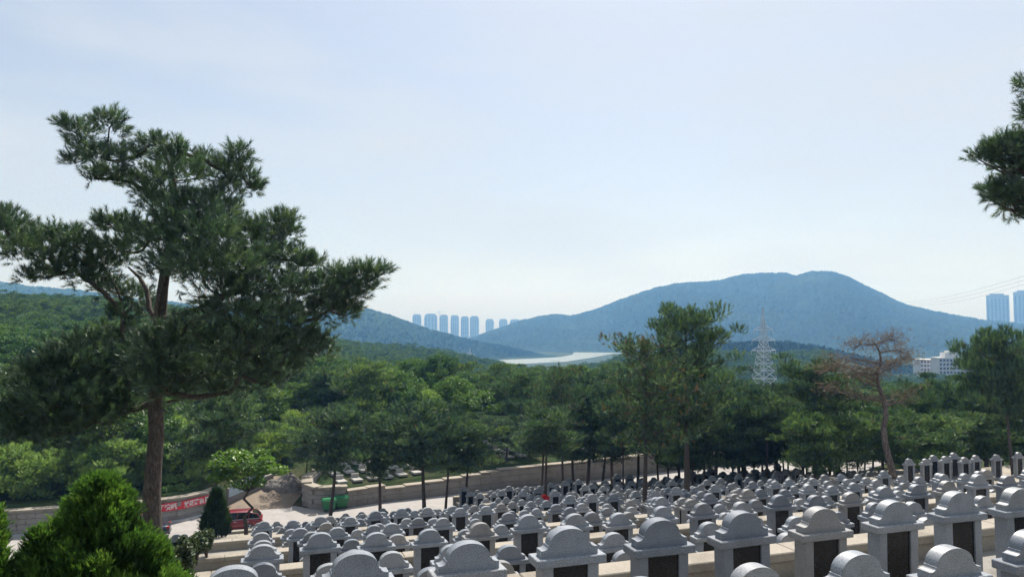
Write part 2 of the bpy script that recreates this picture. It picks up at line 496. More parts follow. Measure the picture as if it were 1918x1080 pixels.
for (k, ts_, te, g) in SEG:
    n0 = NT[k]
    ro = empty('retaining_wall', (*xy_of(n0+1.95, ts_-.1), g), RA)
    mb = MB(); mb.box(0, te-ts_, -.19, .19, -2.3, .24); mb.build('wall_body', M['coping'], ro)
    L = 0; i = 0
    while L < te-ts_-.1 and i < 34:
        mb = MB(); mb.bbox(L+.004, min(L+2.2, te-ts_)-.004, -.235, .235, .24, .38, .015); mb.build('coping_stone', M['coping'], ro)
        L += 2.2; i += 1
    tag(ro, 'beige stone parapet of the %s grave terrace counting from the front%s' % (ordinal(k+1), {(5, 16): ', right half', (6, 16): ', right half', (5, -3.0): ', left half', (6, -1.5): ', left half'}.get((k, ts_), '')), 'wall', 'terrace parapets')

# ------------------------------------------------------------------ tombstones
def arch_profile(w=.335, sh=.078, r=.238, top=.292, n=14):
    """closed (x,z) outline: straight shoulder, hollow curve, round arch"""
    half = [(w, 0), (w, sh)]
    zc = .100                      # where the arch springs
    for i in range(1, 5):
        a = i/5*math.pi/2
        half.append((w-.01 - (w-.01-r-.012)*math.sin(a), sh + (zc-sh+.022)*(1-math.cos(a))))
    half.append((r+.012, zc+.024)); half.append((r-.004, zc+.026))
    for i in range(1, n+1):
        a = i/n*math.pi/2
        x = (r-.004)*math.cos(a); z = zc+.026 + (top-zc-.026)*math.sin(a)**.92
        half.append((x, z))
    left = [(-x, z) for x, z in half[:-1]][::-1]
    return half + left
ARCH = arch_profile()
def stone_parts(h, gm='granite'):
    """meshes of one tombstone of total height h"""
    b = h - .382
    P = []
    m1 = MB(); m1.bbox(-.42, .42, -.20, .20, 0, .12, .012); P.append(('plinth', m1.mesh('plinth', M[gm])))
    m1 = MB(); m1.bbox(-.335, -.205, -.105, .105, .12, b, .006); P.append(('pillar', m1.mesh('pillar', M[gm])))
    m1 = MB(); m1.bbox(.205, .335, -.105, .105, .12, b, .006); P.append(('pillar', m1.mesh('pillar', M[gm])))
    m1 = MB(); m1.box(-.207, .207, -.078, .078, .12, b-.002); P.append(('panel', m1.mesh('panel', M['black'])))
    m1 = MB(); m1.bbox(-.41, .41, -.145, .145, b, b+.09, .008); P.append(('cap_slab', m1.mesh('cap_slab', M[gm])))
    m1 = MB(); m1.prism([(x, z+b+.09) for x, z in ARCH], -.075, .075, 0); P.append(('arched_crest', m1.mesh('arched_crest', M[gm])))
    return P
def stone_simple(mb, h, M4=None, lod=1):
    b = h - .382
    s = MB()
    s.box(-.42, .42, -.20, .20, 0, .12, 0)
    s.box(-.335, -.205, -.105, .105, .12, b, 0); s.box(.205, .335, -.105, .105, .12, b, 0)
    s.box(-.207, .207, -.078, .078, .12, b-.002, 1)
    s.box(-.41, .41, -.145, .145, b, b+.09, 0)
    pr = arch_profile(n=5)
    s.prism([(x, z+b+.09) for x, z in pr], -.075, .075, 0)
    vs = [M4 @ Vector(v) for v in s.v] if M4 is not None else s.v
    bse = len(mb.v); mb.v += [tuple(v) for v in vs]
    mb.f += [[i+bse for i in f] for f in s.f]; mb.m += s.m; mb.s += s.s

KIT = {(kk, q): stone_parts(hh, gm) for kk, hh in (('tall', 1.55), ('low', 1.15)) for q, gm in enumerate(('granite', 'granite_warm', 'granite_dark'))}
SIMPLE = {}
for kk, hh in (('tall', 1.55), ('low', 1.15), ('great', 1.75)):
    mb = MB(); stone_simple(mb, hh); SIMPLE[kk] = [mb.mesh('tombstone_'+kk, [M[gm], M['black']]) for gm in ('granite', 'granite_warm', 'granite_dark')]
rows = []
for (k, ts_, te, g) in SEG:
    ph = {0: -.18, 1: .17}.get(k, max(0, ts_)+random.uniform(.2, .7)); ph1 = {0: -.37, 1: .16}.get(k, max(0, ts_)+random.uniform(.2, .7)); ph2 = max(0, ts_)+random.uniform(.2, .7)
    lim = {0: 60, 1: 60, 2: 60, 3: 34, 4: 46, 5: 50, 6: 46, 7: 40}[k]
    e = min(te-.5, lim)
    if k > 0: rows.append(('low', NT[k]-4.4, g+.85, ph2, k, 'upper', e))
    rows.append(('low', NT[k]-2.05, g+.5, ph1, k, 'middle', e))
    rows.append(('tall', NT[k], g, ph, k, 'edge', e))
    if 4 <= k < 7: rows.append(('low', NT[k]-6.2, g+.85, ph2*.5+.5*ph1, k, 'back', e))
cands = []
for (kind, n, z, ph, k, nm, te) in rows:
    t = ph
    while t < te:
        x, y = xy_of(n, t)
        u = x/max(y, .1)
        if y > 2 and -.62 < u < .75 and (k < 2 or random.random() < .94):
            kd = kind
            if k >= 2 and random.random() < (.30 if kind == 'low' else .18): kd = 'low' if kind == 'tall' else 'tall'
            if k >= 5: kd = 'low' if random.random() < .8 else 'tall'
            cands.append(dict(x=x, y=y, z=z, kd=kd, k=k, nm=nm, t=t))
        t += 1.18
# grand stones on the raised platform at the right
gp = float(G(NT[3])) + .50
for (px, wd, hh) in ((1702, .88, .86), (1733, .8, .9), (1748, .86, .8), (1770, .92, .9), (1786, .9, .72), (1806, 1.02, .92), (1827, 1.2, 1.04), (1866, 1.2, 1.04), (1907, 1.16, 1.0), (1945, 1.1, 1.0)):
    u = (px-CX)/FPX*.99; nn = NT[3] + .2 + ((.9 if px in (1748, 1786) else 0) if px < 1800 else -.2)
    y = nn/(CA-SA*u); x = u*y
    cands.append(dict(x=x, y=y, z=gp, kd='tall', k=3, nm='platform', t=CA*x+SA*y, wd=wd, hh=hh))
# small separate group on the far left, beside the road
for r_ in range(3):
    for c_ in range(4):
        n_ = 46.5 + r_*2.6; t_ = -7.6 + c_*1.15
        x, y = xy_of(n_, t_)
        cands.append(dict(x=x, y=y, z=float(G(n_))+.05, kd='low', k=9, nm='side'+str(r_), t=t_))
cands.sort(key=lambda c: math.hypot(c['x'], c['y']))
visible = [c for c in cands if -.50 < c['x']/c['y'] < .72 and not (c['k'] == 0 and c['x']/c['y'] < -.50)]
indiv = visible[:298]
indiv_ids = set(id(c) for c in indiv)
rest = [c for c in cands if id(c) not in indiv_ids]
rowkey = {}
for c in indiv: rowkey.setdefault((c['k'], c['nm']), []).append(c)
ROWNAME = {'edge': 'row along the parapet', 'middle': 'second row back from the parapet', 'upper': 'third row back from the parapet', 'back': 'rear row under the wall'}
for (k, nm), lst in rowkey.items():
    lst.sort(key=lambda c: c['t'])
    for i, c in enumerate(lst):
        if nm == 'platform': c['label'] = '%s grey tombstone from the left on the raised platform before the dark pines' % ordinal(i+1)
        elif k == 9: c['label'] = 'small grey tombstone by the juniper, %s from the left in the %s row' % (ordinal(i+1), ['near', 'middle', 'far'][int(nm[-1])])
        else: c['label'] = '%s grey tombstone, %s from the left, %s terrace, %s' % ({'tall': 'tall', 'low': 'low', 'great': 'large'}[c['kd']], ordinal(i+1), ordinal(k+1), {'edge': 'parapet row', 'middle': 'middle row', 'upper': 'rear row', 'back': 'last row'}[nm])
for idx, c in enumerate(indiv):
    rz = RA + rad(random.uniform(-1.2, 1.2)); s = random.uniform(.97, 1.03) if c['k'] == 0 else random.uniform(.92, 1.05)
    vq = random.choices((0, 1, 2), (.66, .14, .20))[0]
    if idx < 150 or c['nm'] == 'platform':
        ro = empty('tombstone', (c['x'], c['y'], c['z']), rz)
        for nm, me in KIT[(c['kd'], vq)]: link(nm, me, ro)
    else:
        ro = link('tombstone', SIMPLE[c['kd']][vq], None, (c['x'], c['y'], c['z']), rz)
    ro.rotation_euler = (rad(random.uniform(-.7, .7)), rad(random.uniform(-.6, .6)), rz)
    ro.scale = (random.uniform(.96, 1.03), random.uniform(.95, 1.05), s)
    if c['nm'] == 'platform': ro.scale = (c['wd'], 1.1, c['hh']); ro.rotation_euler = (0, 0, rad(-16))
    tag(ro, c['label'], 'tombstone', 'grey granite tombstones in terraced rows')
mb = MB()
for c in rest:
    rz = RA + rad(random.uniform(-1.5, 1.5))
    M4 = Matrix.Translation((c['x'], c['y'], c['z'])) @ Matrix.Rotation(rz, 4, 'Z') @ Matrix.Diagonal((random.uniform(.93, 1.05), 1, random.uniform(.93, 1.06), 1))
    stone_simple(mb, {'tall': 1.55, 'low': 1.15, 'great': 1.75}[c['kd']], M4)
tag(mb.build('far_tombstones', [M['granite'], M['black']]), 'mass of small far tombstones crowding the lower terraces', None, None, 'stuff')
# raised platform wall at the right
ro = empty('platform_wall', (*xy_of(NT[3]-1.6, 33), gp-.95), RA)   # top lies at gp
mb = MB(); mb.box(0, 42, 0, 4.6, -.4, .945); mb.build('platform_body', M['coping'], ro)
mb = MB(); mb.bbox(-.1, 42, -.16, .20, .945, 1.17, .015); mb.build('front_rail', M['coping'], ro)
mb = MB(); mb.bbox(-.1, .3, .201, 4.6, .945, 1.16, .015); mb.build('side_rail', M['coping'], ro)
tag(ro, 'long low beige platform wall before the large tombstones at right', 'wall')

vz = MB()
prof_ = [(.09,0),(.11,.02),(.11,.08),(.06,.11),(.05,.16),(.09,.24),(.11,.32),(.08,.36),(.095,.40),(.06,.40)]
vv = []; ff = []
for r_, z_ in prof_:
    for q in range(12): vv.append((r_*math.cos(q*math.pi/6), r_*math.sin(q*math.pi/6), z_))
for i in range(len(prof_)-1):
    for q in range(12): ff.append((i*12+q, i*12+(q+1) % 12, i*12+12+(q+1) % 12, i*12+12+q))
vz.add(vv, ff, 0, True); VASE = vz.mesh('stone_vase', M['granite_pale'])
for i in range(8):
    x, y = xy_of(NT[1]+.15, .17+1.18*(i+.5)+(.12 if i % 2 else -.1))
    tag(link('stone_vase', VASE, None, (x, y, -6.0), random.uniform(0, 3)), 'pale stone vase, %s from the left between the second terrace parapet-row tombstones' % ordinal(i+1), 'vase', 'stone vases between graves')
# red cloth hoods
def hood(px, py, lab, kmin=3):
    best = min([c for c in visible if c['nm'] == 'edge' and c['k'] >= kmin], key=lambda c: (CX+FPX*c['x']/c['y']-px)**2 + (HOR+14-FPX*(c['z']+{'tall': 1.55, 'low': 1.15, 'great': 1.75}[c['kd']])/c['y']-py)**2)
    hh = {'tall': 1.55, 'low': 1.15, 'great': 1.75}[best['kd']]
    mb = MB()
    mb.prism([(x*1.10, z*1.05) for x, z in ARCH], -.17, .17, 0)
    mb.prism([(-.46, -.16), (-.36, -.20), (-.2, -.15), (0, -.19), (.2, -.15), (.36, -.2), (.46, -.16), (.44, .012), (-.44, .012)], -.225, .225, 0)
    o = mb.build('red_cloth_cover', M['red_cloth'], None, (best['x'], best['y'], best['z']+hh-.292), RA)
    tag(o, lab, 'cloth', 'red cloth hoods over tombstones')
hood(1022, 938, 'bright red cloth hood over a tombstone below the bent pine')
hood(1158, 912, 'small red cloth hood over a far tombstone left of the big central trunk', 5)

# ------------------------------------------------------------------ foliage builders
def unit(v): return v/np.maximum(np.linalg.norm(v, axis=-1, keepdims=True), 1e-9)
def shoots(clumps, r):
    """clumps: list of (center, (rx,ry,rz), count, up, tintbase) -> P, D, tint"""
    Ps, Ds, Ts = [], [], []
    for c, rd, cnt, up, tb in clumps:
        q = unit(r.normal(size=(cnt, 3)))*(r.random((cnt, 1))**.42)
        q[:, 2] = np.where((q[:, 2] < -.35) & (r.random(cnt) < .6), -q[:, 2]*.5, q[:, 2])
        P = np.array(c) + q*np.array(rd)
        D = unit(q*np.array([1, 1, .8]) + np.array([0, 0, up]) + r.normal(size=(cnt, 3))*.28)
        Ps.append(P); Ds.append(D); Ts.append(np.clip(tb + r.normal(size=cnt)*.25, 0, .97))
    return np.concatenate(Ps), np.concatenate(Ds), np.concatenate(Ts)
def needles(P, D, T, r, m=12, Ls=.25, Ln=.16, w=.012, a0=.45, a1=1.25, brown=0.0):
    N = len(P)
    s = r.random((N, m, 1))**.8
    B = P[:, None] + D[:, None]*s*Ls
    R = r.normal(size=(N, m, 3)); R -= (R*D[:, None]).sum(-1, keepdims=True)*D[:, None]; R = unit(R)
    A = (a0 + (a1-a0)*r.random((N, m, 1)))*(1.15-.55*s)
    nd = D[:, None]*np.cos(A) + R*np.sin(A)
    tip = B + nd*Ln*(.75+.4*r.random((N, m, 1)))
    wv = unit(np.cross(nd, r.normal(size=(N, m, 3))))*w
    V = np.stack([B-wv, B+wv, tip], 2).reshape(-1, 3)
    F = np.arange(len(V)).reshape(-1, 3)
    tt = np.clip(T[:, None] + r.normal(size=(N, m))*.07, 0, .95)
    if brown: tt = np.where(r.random((N, 1)) < brown, 1.0, tt)
    return V, F, tt.ravel()
def leaves(P, T, r, size=.12, nup=.5):
    N = len(P)
    nrm = unit(r.normal(size=(N, 3)) + np.array([0, 0, nup]))
    a = unit(np.cross(nrm, r.normal(size=(N, 3)))); b = np.cross(nrm, a)
    s = size*(.7+.6*r.random((N, 1)))
    V = np.stack([P-a*s, P+b*s*.55+nrm*s*.12, P+a*s, P-b*s*.55+nrm*s*.12], 1).reshape(-1, 3)
    return V, np.arange(len(V)).reshape(-1, 4), np.clip(T, 0, 1)
def limb(a, b, r, sag=.12, n=6):
    a, b = np.array(a, float), np.array(b, float)
    L = np.linalg.norm(b-a); off = r.normal(size=3)*L*.06
    ts = np.linspace(0, 1, n)
    return [tuple(a + (b-a)*t + np.array([0, 0, -sag*L*math.sin(math.pi*t)]) + off*math.sin(math.pi*t)) for t in ts]

def make_pine(seed, H=9.0, cb=.42, spread=2.6, nl=20, cnt=30, m=20, lean=.3, Ln=.25, w=.013, flat=.5, mat='pine', bk='bark', brown=.004, tb=.42, topup=1.0, tr=.14):
    r = np.random.default_rng(seed)
    bx, by = r.normal(size=2)*lean
    def axis(f): return np.array([bx*math.sin(f*2.4)*.6 + .25*bx*f*2, by*math.sin(f*2.1+.5)*.6 - by*.29 + .25*by*f*2, H*.93*f])
    ts = np.linspace(0, 1, 12)
    mb = MB(); base_off = axis(0)
    pts = [axis(t)-base_off*(np.array([1, 1, 0])) for t in ts]
    pts[0] = pts[0] - np.array([0, 0, .5])
    rs = [tr*(1-.82*t) + .05*tr*8*max(0, .06-t) for t in ts]
    mb.tube(pts, rs, 9)
    ax = lambda f: np.array([np.interp(f, ts, [p[i] for p in pts]) for i in range(3)])
    cl = []
    for i in range(nl):
        f = cb + (1-cb)*(i+r.random()*.8)/nl
        a = i*2.4 + r.normal()*.5
        g = (f-cb)/(1-cb)
        L = spread*math.sin(math.pi*(.13+.74*g))**.6*(.5+.6*r.random())
        o = ax(f)
        rise = L*(.10+.35*g)*r.uniform(.4, 1.4)
        e = o + np.array([math.cos(a)*L, math.sin(a)*L, rise])
        mb.tube(limb(o, e, r, .07, 5), [tr*.36*(1-.5*f), tr*.30*(1-.5*f), tr*.22, tr*.14, tr*.06], 5)
        nc = 2 + int(L > 1.4) + int(L > 2.4)
        for j in range(nc):
            q = 1 - j*.27 + r.normal()*.05
            c = o + (e-o)*q + np.array([r.normal()*.22*L*.4, r.normal()*.22*L*.4, .1+r.normal()*.12])
            rr = (.36+.26*r.random())*(.75+.25*spread/2.6)
            cl.append((c, (rr*1.4, rr*1.4, rr*flat*1.35), int(cnt*.72*(.7+.6*r.random())), topup, np.clip(tb+r.normal()*.15, .05, .85)))
    tp = ax(1.0)
    for j in range(4):
        c = tp + np.array([r.normal()*.22, r.normal()*.22, (j-1.5)*.26+H*.03])
        cl.append((c, (.34, .34, .42), int(cnt*.4), topup+.3, tb+.05))
    P, D, T = shoots(cl, r)
    V, F, tt = needles(P, D, T, r, m, .30, Ln, w, .3, .9, brown=brown)
    return mb.mesh('trunk', M[bk]), np_mesh('crown', V, F, M[mat], tint=tt)

def make_broad(seed, H=8.0, cb=.25, spread=2.8, ncl=42, cnt=170, size=.13, mat='leaf', tb=.45, tr=.13, lb=1):
    r = np.random.default_rng(seed)
    mb = MB()
    pts = [(r.normal()*.08*i, r.normal()*.08*i, H*.75*i/7 - (.5 if i == 0 else 0)) for i in range(8)]
    mb.tube(pts, [tr*(1-.10*i) for i in range(8)], 8)
    Ps, Ts = [], []
    for i in range(ncl):
        g = r.random()**.8
        z = H*(cb + (1-cb)*g)
        R = spread*math.sqrt(max(.05, 1-((g-.38)/.68)**2))*(.45+.5*r.random())
        a = r.random()*6.283
        c = np.array([math.cos(a)*R, math.sin(a)*R, z])
        s = pts[min(7, max(lb, int(g*5)+1))]
        mb.tube(limb(s, c, r, .05, 4), [tr*.3, tr*.22, tr*.14, tr*.05], 4)
        rr = (.55+.45*r.random())*spread/2.8
        q = unit(r.normal(size=(cnt, 3)))*(r.random((cnt, 1))**.35)
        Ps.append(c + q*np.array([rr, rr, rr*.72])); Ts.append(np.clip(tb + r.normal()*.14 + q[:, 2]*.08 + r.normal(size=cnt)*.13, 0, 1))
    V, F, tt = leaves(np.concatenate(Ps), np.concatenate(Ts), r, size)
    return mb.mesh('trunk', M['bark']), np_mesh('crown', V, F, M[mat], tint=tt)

def place_tree(name, kit, loc, h_scale, rz, label, group=None, wide=None, lean=(0, 0)):
    ro = empty(name, loc, rz)
    ro.rotation_euler = (lean[0], lean[1], rz)
    ws = wide if wide else h_scale
    ro.scale = (ws, ws, h_scale)
    link('trunk', kit[0], ro); link('crown', kit[1], ro)
    tag(ro, label, 'tree', group)
    return ro

# ------------------------------------------------------------------ the big pine at the left
def hero_pine():
    r = np.random.default_rng(21)
    Yh = 16.0
    sc = Yh/FPX
    trunk_px = [(287, 1150), (288, 1060), (286, 985), (284, 930), (288, 870), (293, 810), (291, 750), (290, 690), (297, 640), (300, 590), (305, 540), (312, 490), (322, 440), (330, 390), (325, 340), (318, 310)]
    tr_ = [.23, .195, .185, .18, .165, .155, .15, .145, .14, .13, .11, .10, .085, .07, .05, .03]
    b0 = at(287, 1150, Yh)
    root = empty('pine_tree', tuple(b0))
    L = lambda p: Vector(p) - b0
    tp = [L(at(x, y, Yh)) for x, y in trunk_px]
    mb = MB(); mb.tube(tp, tr_, 14)
    # clumps: photo x, y, radius px, depth offset m
    C = [(150,252,32,.3),(128,240,16,.2),(205,240,28,-.2),(212,222,14,-.2),(160,290,34,.5),(140,305,20,.3),(200,300,36,-.3),(245,295,30,.2),(280,272,20,.1),(295,268,11,.1),(215,335,26,.2),(245,340,24,.5),(180,335,18,.1),
         (330,300,34,-.4),(335,282,16,-.4),(300,335,38,.4),(352,330,38,-.6),(280,355,28,.3),(385,300,14,-.2),(400,325,26,.4),(425,320,28,-.2),(445,285,16,-.2),(452,300,18,0),(455,330,24,.2),(470,350,18,.2),(482,356,10,.2),(430,355,28,-.3),
         (300,385,40,.2),(345,390,46,-.8),(395,385,40,-.5),(430,395,22,.3),(330,425,48,-1.1),(390,425,46,-1.0),
         (205,420,22,.4),(190,422,16,.5),(235,435,40,.6),(280,445,46,-.3),(330,460,54,-1.3),(390,455,52,-1.5),(440,440,42,-.6),(480,445,40,-.3),(520,432,34,.1),(535,415,20,.1),(545,440,20,.2),
         (10,408,22,.5),(-30,420,44,.3),(15,440,46,.2),(60,445,40,.6),(100,450,36,.3),(135,455,32,.1),(165,470,36,.6),(40,470,40,-.2),(95,485,40,.1),(-60,450,40,.2),
         (110,512,24,.1),(70,518,20,.2),(140,505,30,.4),(50,524,10,.2),(165,525,30,.3),(195,500,42,.5),(205,545,34,.8),(230,470,40,.3),
         (470,490,46,-.7),(520,485,42,-.2),(555,492,30,.1),(580,497,20,.2),(592,492,12,.2),(430,500,52,-1.4),(375,510,56,-1.7),(315,510,40,-1.0),
         (480,540,50,-.9),(540,545,46,-.4),(590,545,40,0),(625,530,36,.2),(660,525,32,.3),(690,517,26,.3),(715,512,16,.3),(640,560,34,.1),(665,550,26,.2),(690,540,18,.3),(640,590,26,.1),(615,580,34,-.1),(655,585,18,.1),
         (420,555,46,-1.2),(390,590,30,-.8),(450,600,50,-1.4),(510,600,52,-.8),(560,600,42,-.2),(250,560,34,1.1),(285,585,24,1.4),(230,590,24,.8),
         (480,650,56,-1.0),(540,650,52,-.4),(590,640,34,.1),(420,650,52,-.9),(370,660,46,.2),(600,665,28,.3),(520,695,44,-.4),(450,700,50,-.8),(400,700,46,-.3),(350,710,42,.4),(500,715,26,-.2),
         (250,640,44,1.0),(200,640,46,1.3),(150,655,46,.8),(240,690,52,.6),(180,690,56,.2),(120,690,52,-.2),(80,710,46,-.4),(40,730,44,-.2),(210,735,50,.3),(150,745,54,-.3),(100,760,54,-.6),(50,775,48,-.4),(10,790,44,-.3),(230,770,36,.2),(180,790,44,-.2),(120,810,46,-.4),(60,820,40,-.2),(340,745,26,.5),(420,735,30,-.3),(300,640,34,-.9),(312,690,40,-.9),(280,700,40,-.8),(302,728,34,-.7),(335,625,36,-1.0),(268,660,34,-.5),(300,665,36,-1.2),(325,715,36,-.8)]
    cl = []
    for (x, y, rp, dz) in C:
        c = L(at(x, y, Yh + dz*1.15))
        rr = rp*sc
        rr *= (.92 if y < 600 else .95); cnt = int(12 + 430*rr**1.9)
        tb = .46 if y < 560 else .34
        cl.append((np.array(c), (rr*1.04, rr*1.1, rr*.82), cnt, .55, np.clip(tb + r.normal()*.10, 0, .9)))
    nodes = [(Vector(p), tr_[i], i) for i, p in enumerate(tp) if i >= 6]
    order = sorted(cl, key=lambda c_: min((p-Vector(c_[0])).length for p, _, _ in nodes[:]))
    sizes = {}
    par = []
    done = [(p, 'T') for p, _, _ in nodes]
    for c_ in order:
        v = Vector(c_[0])
        j = min(range(len(done)), key=lambda q: (done[q][0]-v).length*(1.0 if done[q][1] == 'T' else .86) + (1.2 if done[q][0].z > v.z + .25 else 0))
        par.append(j); done.append((v, 'C'))
    nT = len(nodes); wgt = [1.0]*len(order)
    for q in range(len(order)-1, -1, -1):
        if par[q] >= nT: wgt[par[q]-nT] += wgt[q]
    for q, c_ in enumerate(order):
        th = min(.016*wgt[q]**.5, .07); v = Vector(c_[0]); p0 = done[par[q]][0]
        th0 = min(.016*(wgt[par[q]-nT] if par[q] >= nT else wgt[q]*1.6)**.5, .08)
        mb.tube(limb(p0, v, r, .06, 6), [th0*1.0, th, th*.95, th*.9, th*.8, th*.7], 6)
    # big bare limb across the gap and stubs of dead branches
    mb.tube([L(at(x, y, Yh+dz)) for x, y, dz in ((302,600,0),(330,592,-.3),(360,582,-.5),(390,572,-.6),(430,552,-.8),(480,530,-.8))], [.085,.075,.065,.055,.045,.03], 8)
    mb.tube([L(at(x, y, Yh+dz)) for x, y, dz in ((291,760,0),(303,765,-.3),(312,772,-.5))], [.05,.035,.012], 6)
    mb.tube([L(at(x, y, Yh+dz)) for x, y, dz in ((300,610,0),(280,580,.2),(276,545,.3),(262,520,.4),(240,500,.5))], [.065,.06,.05,.04,.02], 8)
    mb.build('trunk', M['bark'], root)
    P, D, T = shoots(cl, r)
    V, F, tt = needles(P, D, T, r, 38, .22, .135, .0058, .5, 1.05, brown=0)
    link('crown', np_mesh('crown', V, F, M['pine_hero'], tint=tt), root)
    tag(root, 'tall spreading pine with layered boughs standing against the sky at left', 'tree')
    return len(F)
print('hero tris', hero_pine())

def edge_pine():
    """pine whose boughs reach in from beyond the right edge"""
    r = np.random.default_rng(5)
    Yh = 15.0; sc = Yh/FPX
    b0 = at(2075, 1100, Yh); root = empty('pine_tree', tuple(b0)); L = lambda p: Vector(p)-b0
    tpx = [(2075,1100),(2072,900),(2066,700),(2060,500),(2050,380),(2040,260),(2030,150),(2025,60)]
    tp = [L(at(x, y, Yh)) for x, y in tpx]; rs = [.22,.19,.17,.15,.12,.09,.06,.03]
    mb = MB(); mb.tube(tp, rs, 12)
    C = [(1835,300,12,.1),(1850,300,16,.1),(1868,292,22,0),(1882,278,24,0),(1900,280,26,.2),(1862,282,12,.1),(1890,310,24,.1),(1915,265,22,0),(1915,300,30,.3),(1908,330,22,.2),(1930,320,36,.2),
         (1858,362,14,.1),(1870,358,20,.1),(1885,365,24,0),(1905,370,24,.1),(1880,385,18,.2),(1910,392,22,.2),(1935,380,34,.1),(1850,370,8,.1),(1925,405,22,.1),
         (1919,160,12,.1),(1925,212,12,.1),(1945,165,26,.2),(1950,215,30,.1),(1960,270,40,.2),(1985,330,46,0),(1990,220,46,-.3),(1990,390,46,.3),(2030,300,60,.5),(2020,180,55,-.4),(2040,420,60,.4),(2080,240,60,.2),(2090,340,60,-.5),(2060,120,50,.2),(2030,80,40,0),(2110,440,55,.4),(2010,470,40,0)]
    cl = []
    for (x, y, rp, dz) in C:
        c = L(at(x, y, Yh+dz)); rr = rp*sc
        cl.append((np.array(c), (rr, rr*1.1, rr*.9), int(12+430*rr**1.9), .5, .42+r.normal()*.06))
        k = min(range(len(tp)), key=lambda i: (tp[i]-c).length + (2 if tp[i].z > c.z else 0))
        th = .02+.008*(tp[k]-c).length
        mb.tube(limb(tp[k], c, r, .05, 6), [th*1.5, th*1.2, th, th*.8, th*.55, th*.3], 6)
    mb.build('trunk', M['bark'], root)
    P, D, T = shoots(cl, r)
    V, F, tt = needles(P, D, T, r, 38, .22, .13, .0058, .5, 1.05)
    link('crown', np_mesh('crown', V, F, M['pine_hero'], tint=tt), root)
    tag(root, 'pine boughs reaching in from the right edge against the sky', 'tree')
edge_pine()

# ------------------------------------------------------------------ juniper bushes in front
def juniper(px, ptop, pbot, halfw_px, Yj, seed, label, nsh=5200, mat='juniper', name='juniper_bush', taper=1.0, fine=1.0):
    r = np.random.default_rng(seed)
    top = at(px, ptop, Yj); bot = at(px, pbot, Yj)
    H = top.z-bot.z; R = halfw_px*Yj/FPX
    root = empty(name, (top.x, Yj, bot.z))
    mb = MB(); mb.tube([(0,0,-.4),(.02,0,H*.4),(0,.02,H*.8)], [.07,.05,.012], 8); mb.build('trunk', M['bark'], root)
    # lumpy cone of upward sprays
    nb = 320
    bz = np.concatenate([r.random(nb-12)**.85, np.linspace(.86, .985, 12)]); ba = r.random(nb)*6.283
    P, D, T = [], [], []
    for z, a in zip(bz, ba):
        prof = (1-z)**(.88 if taper == 1.0 else .95)*(.35+.65*min(1, (z+.12)*3.2))*taper + .01
        rr = R*prof*(.50+.56*r.random()**.8)
        c = np.array([math.cos(a)*rr, math.sin(a)*rr, z*H])
        n = int(nsh/nb*(.55+.9*(1-z)))
        ext = np.array([R*.10+.02, R*.10+.02, H*.07])*(.7+.6*r.random())*(1-.62*z)
        q = unit(r.normal(size=(n, 3)))*r.random((n, 1))**.5
        P.append(c+q*ext); out = np.array([math.cos(a), math.sin(a), 0])
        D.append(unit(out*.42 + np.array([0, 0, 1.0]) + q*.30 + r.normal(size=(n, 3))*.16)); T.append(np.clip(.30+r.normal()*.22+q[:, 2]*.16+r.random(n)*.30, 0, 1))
    P, D, T = map(np.concatenate, (P, D, T))
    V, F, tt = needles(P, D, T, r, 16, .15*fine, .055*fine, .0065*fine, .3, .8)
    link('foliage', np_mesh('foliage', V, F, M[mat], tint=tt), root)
    tag(root, label, 'bush' if 'juniper' in name else 'tree')
juniper(80, 1015, 1330, 120, 7.2, 32, 'lower juniper clump left of the big bright juniper', 7000)
juniper(292, 1030, 1330, 85, 7.9, 36, 'low juniper spray at the right foot of the big juniper', 4500)
juniper(187, 914, 1330, 238, 7.6, 31, 'big bright green juniper bush in the near left corner', 26000)
juniper(-15, 975, 1330, 52, 7.0, 33, 'dark juniper bush cut off by the left edge', 3000)
juniper(405, 924, 1006, 22, 42.0, 35, 'narrow dark cypress cone beside the red car', 2600, 'cypress', 'cypress_tree', 1.25, 2.6)

def shrub(px, py, Y, w, h, seed, label, mat='shrub', leaf=.05, n=2200, up=.6):
    r = np.random.default_rng(seed)
    p = at(px, py, Y)
    root = empty('shrub', tuple(p))
    mb = MB(); Ps, Ts = [], []
    for i in range(9):
        a = r.random()*6.283; R = w*(.2+.8*r.random())*.6; z = h*(.35+.6*r.random())
        e = np.array([math.cos(a)*R, math.sin(a)*R, z])
        mb.tube(limb((0, 0, -.2), e, r, -.05, 4), [.025, .02, .014, .006], 5)
        q = unit(r.normal(size=(n//9, 3)))*r.random((n//9, 1))**.4
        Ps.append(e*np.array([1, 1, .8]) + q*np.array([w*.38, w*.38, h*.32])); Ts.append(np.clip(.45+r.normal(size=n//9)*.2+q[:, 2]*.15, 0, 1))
    mb.build('stem', M['bark'], root)
    V, F, tt = leaves(np.concatenate(Ps), np.concatenate(Ts), r, leaf, up)
    link('foliage', np_mesh('foliage', V, F, M[mat], tint=tt), root)
    tag(root, label, 'shrub')
shrub(340, 1075, 19.0, .45, 1.0, 1, 'dark upright shrub at the juniper edge by the nearest parapet end')
shrub(368, 1045, 23.0, .42, .75, 2, 'small dark shrub on the parapet left of the lowest grave rows')
shrub(388, 1035, 25.0, .40, .8, 3, 'rounded shrub just below the dark cypress cone')
shrub(352, 1050, 22.0, .35, .7, 4, 'narrow shrub between the two dark shrubs by the parapet')

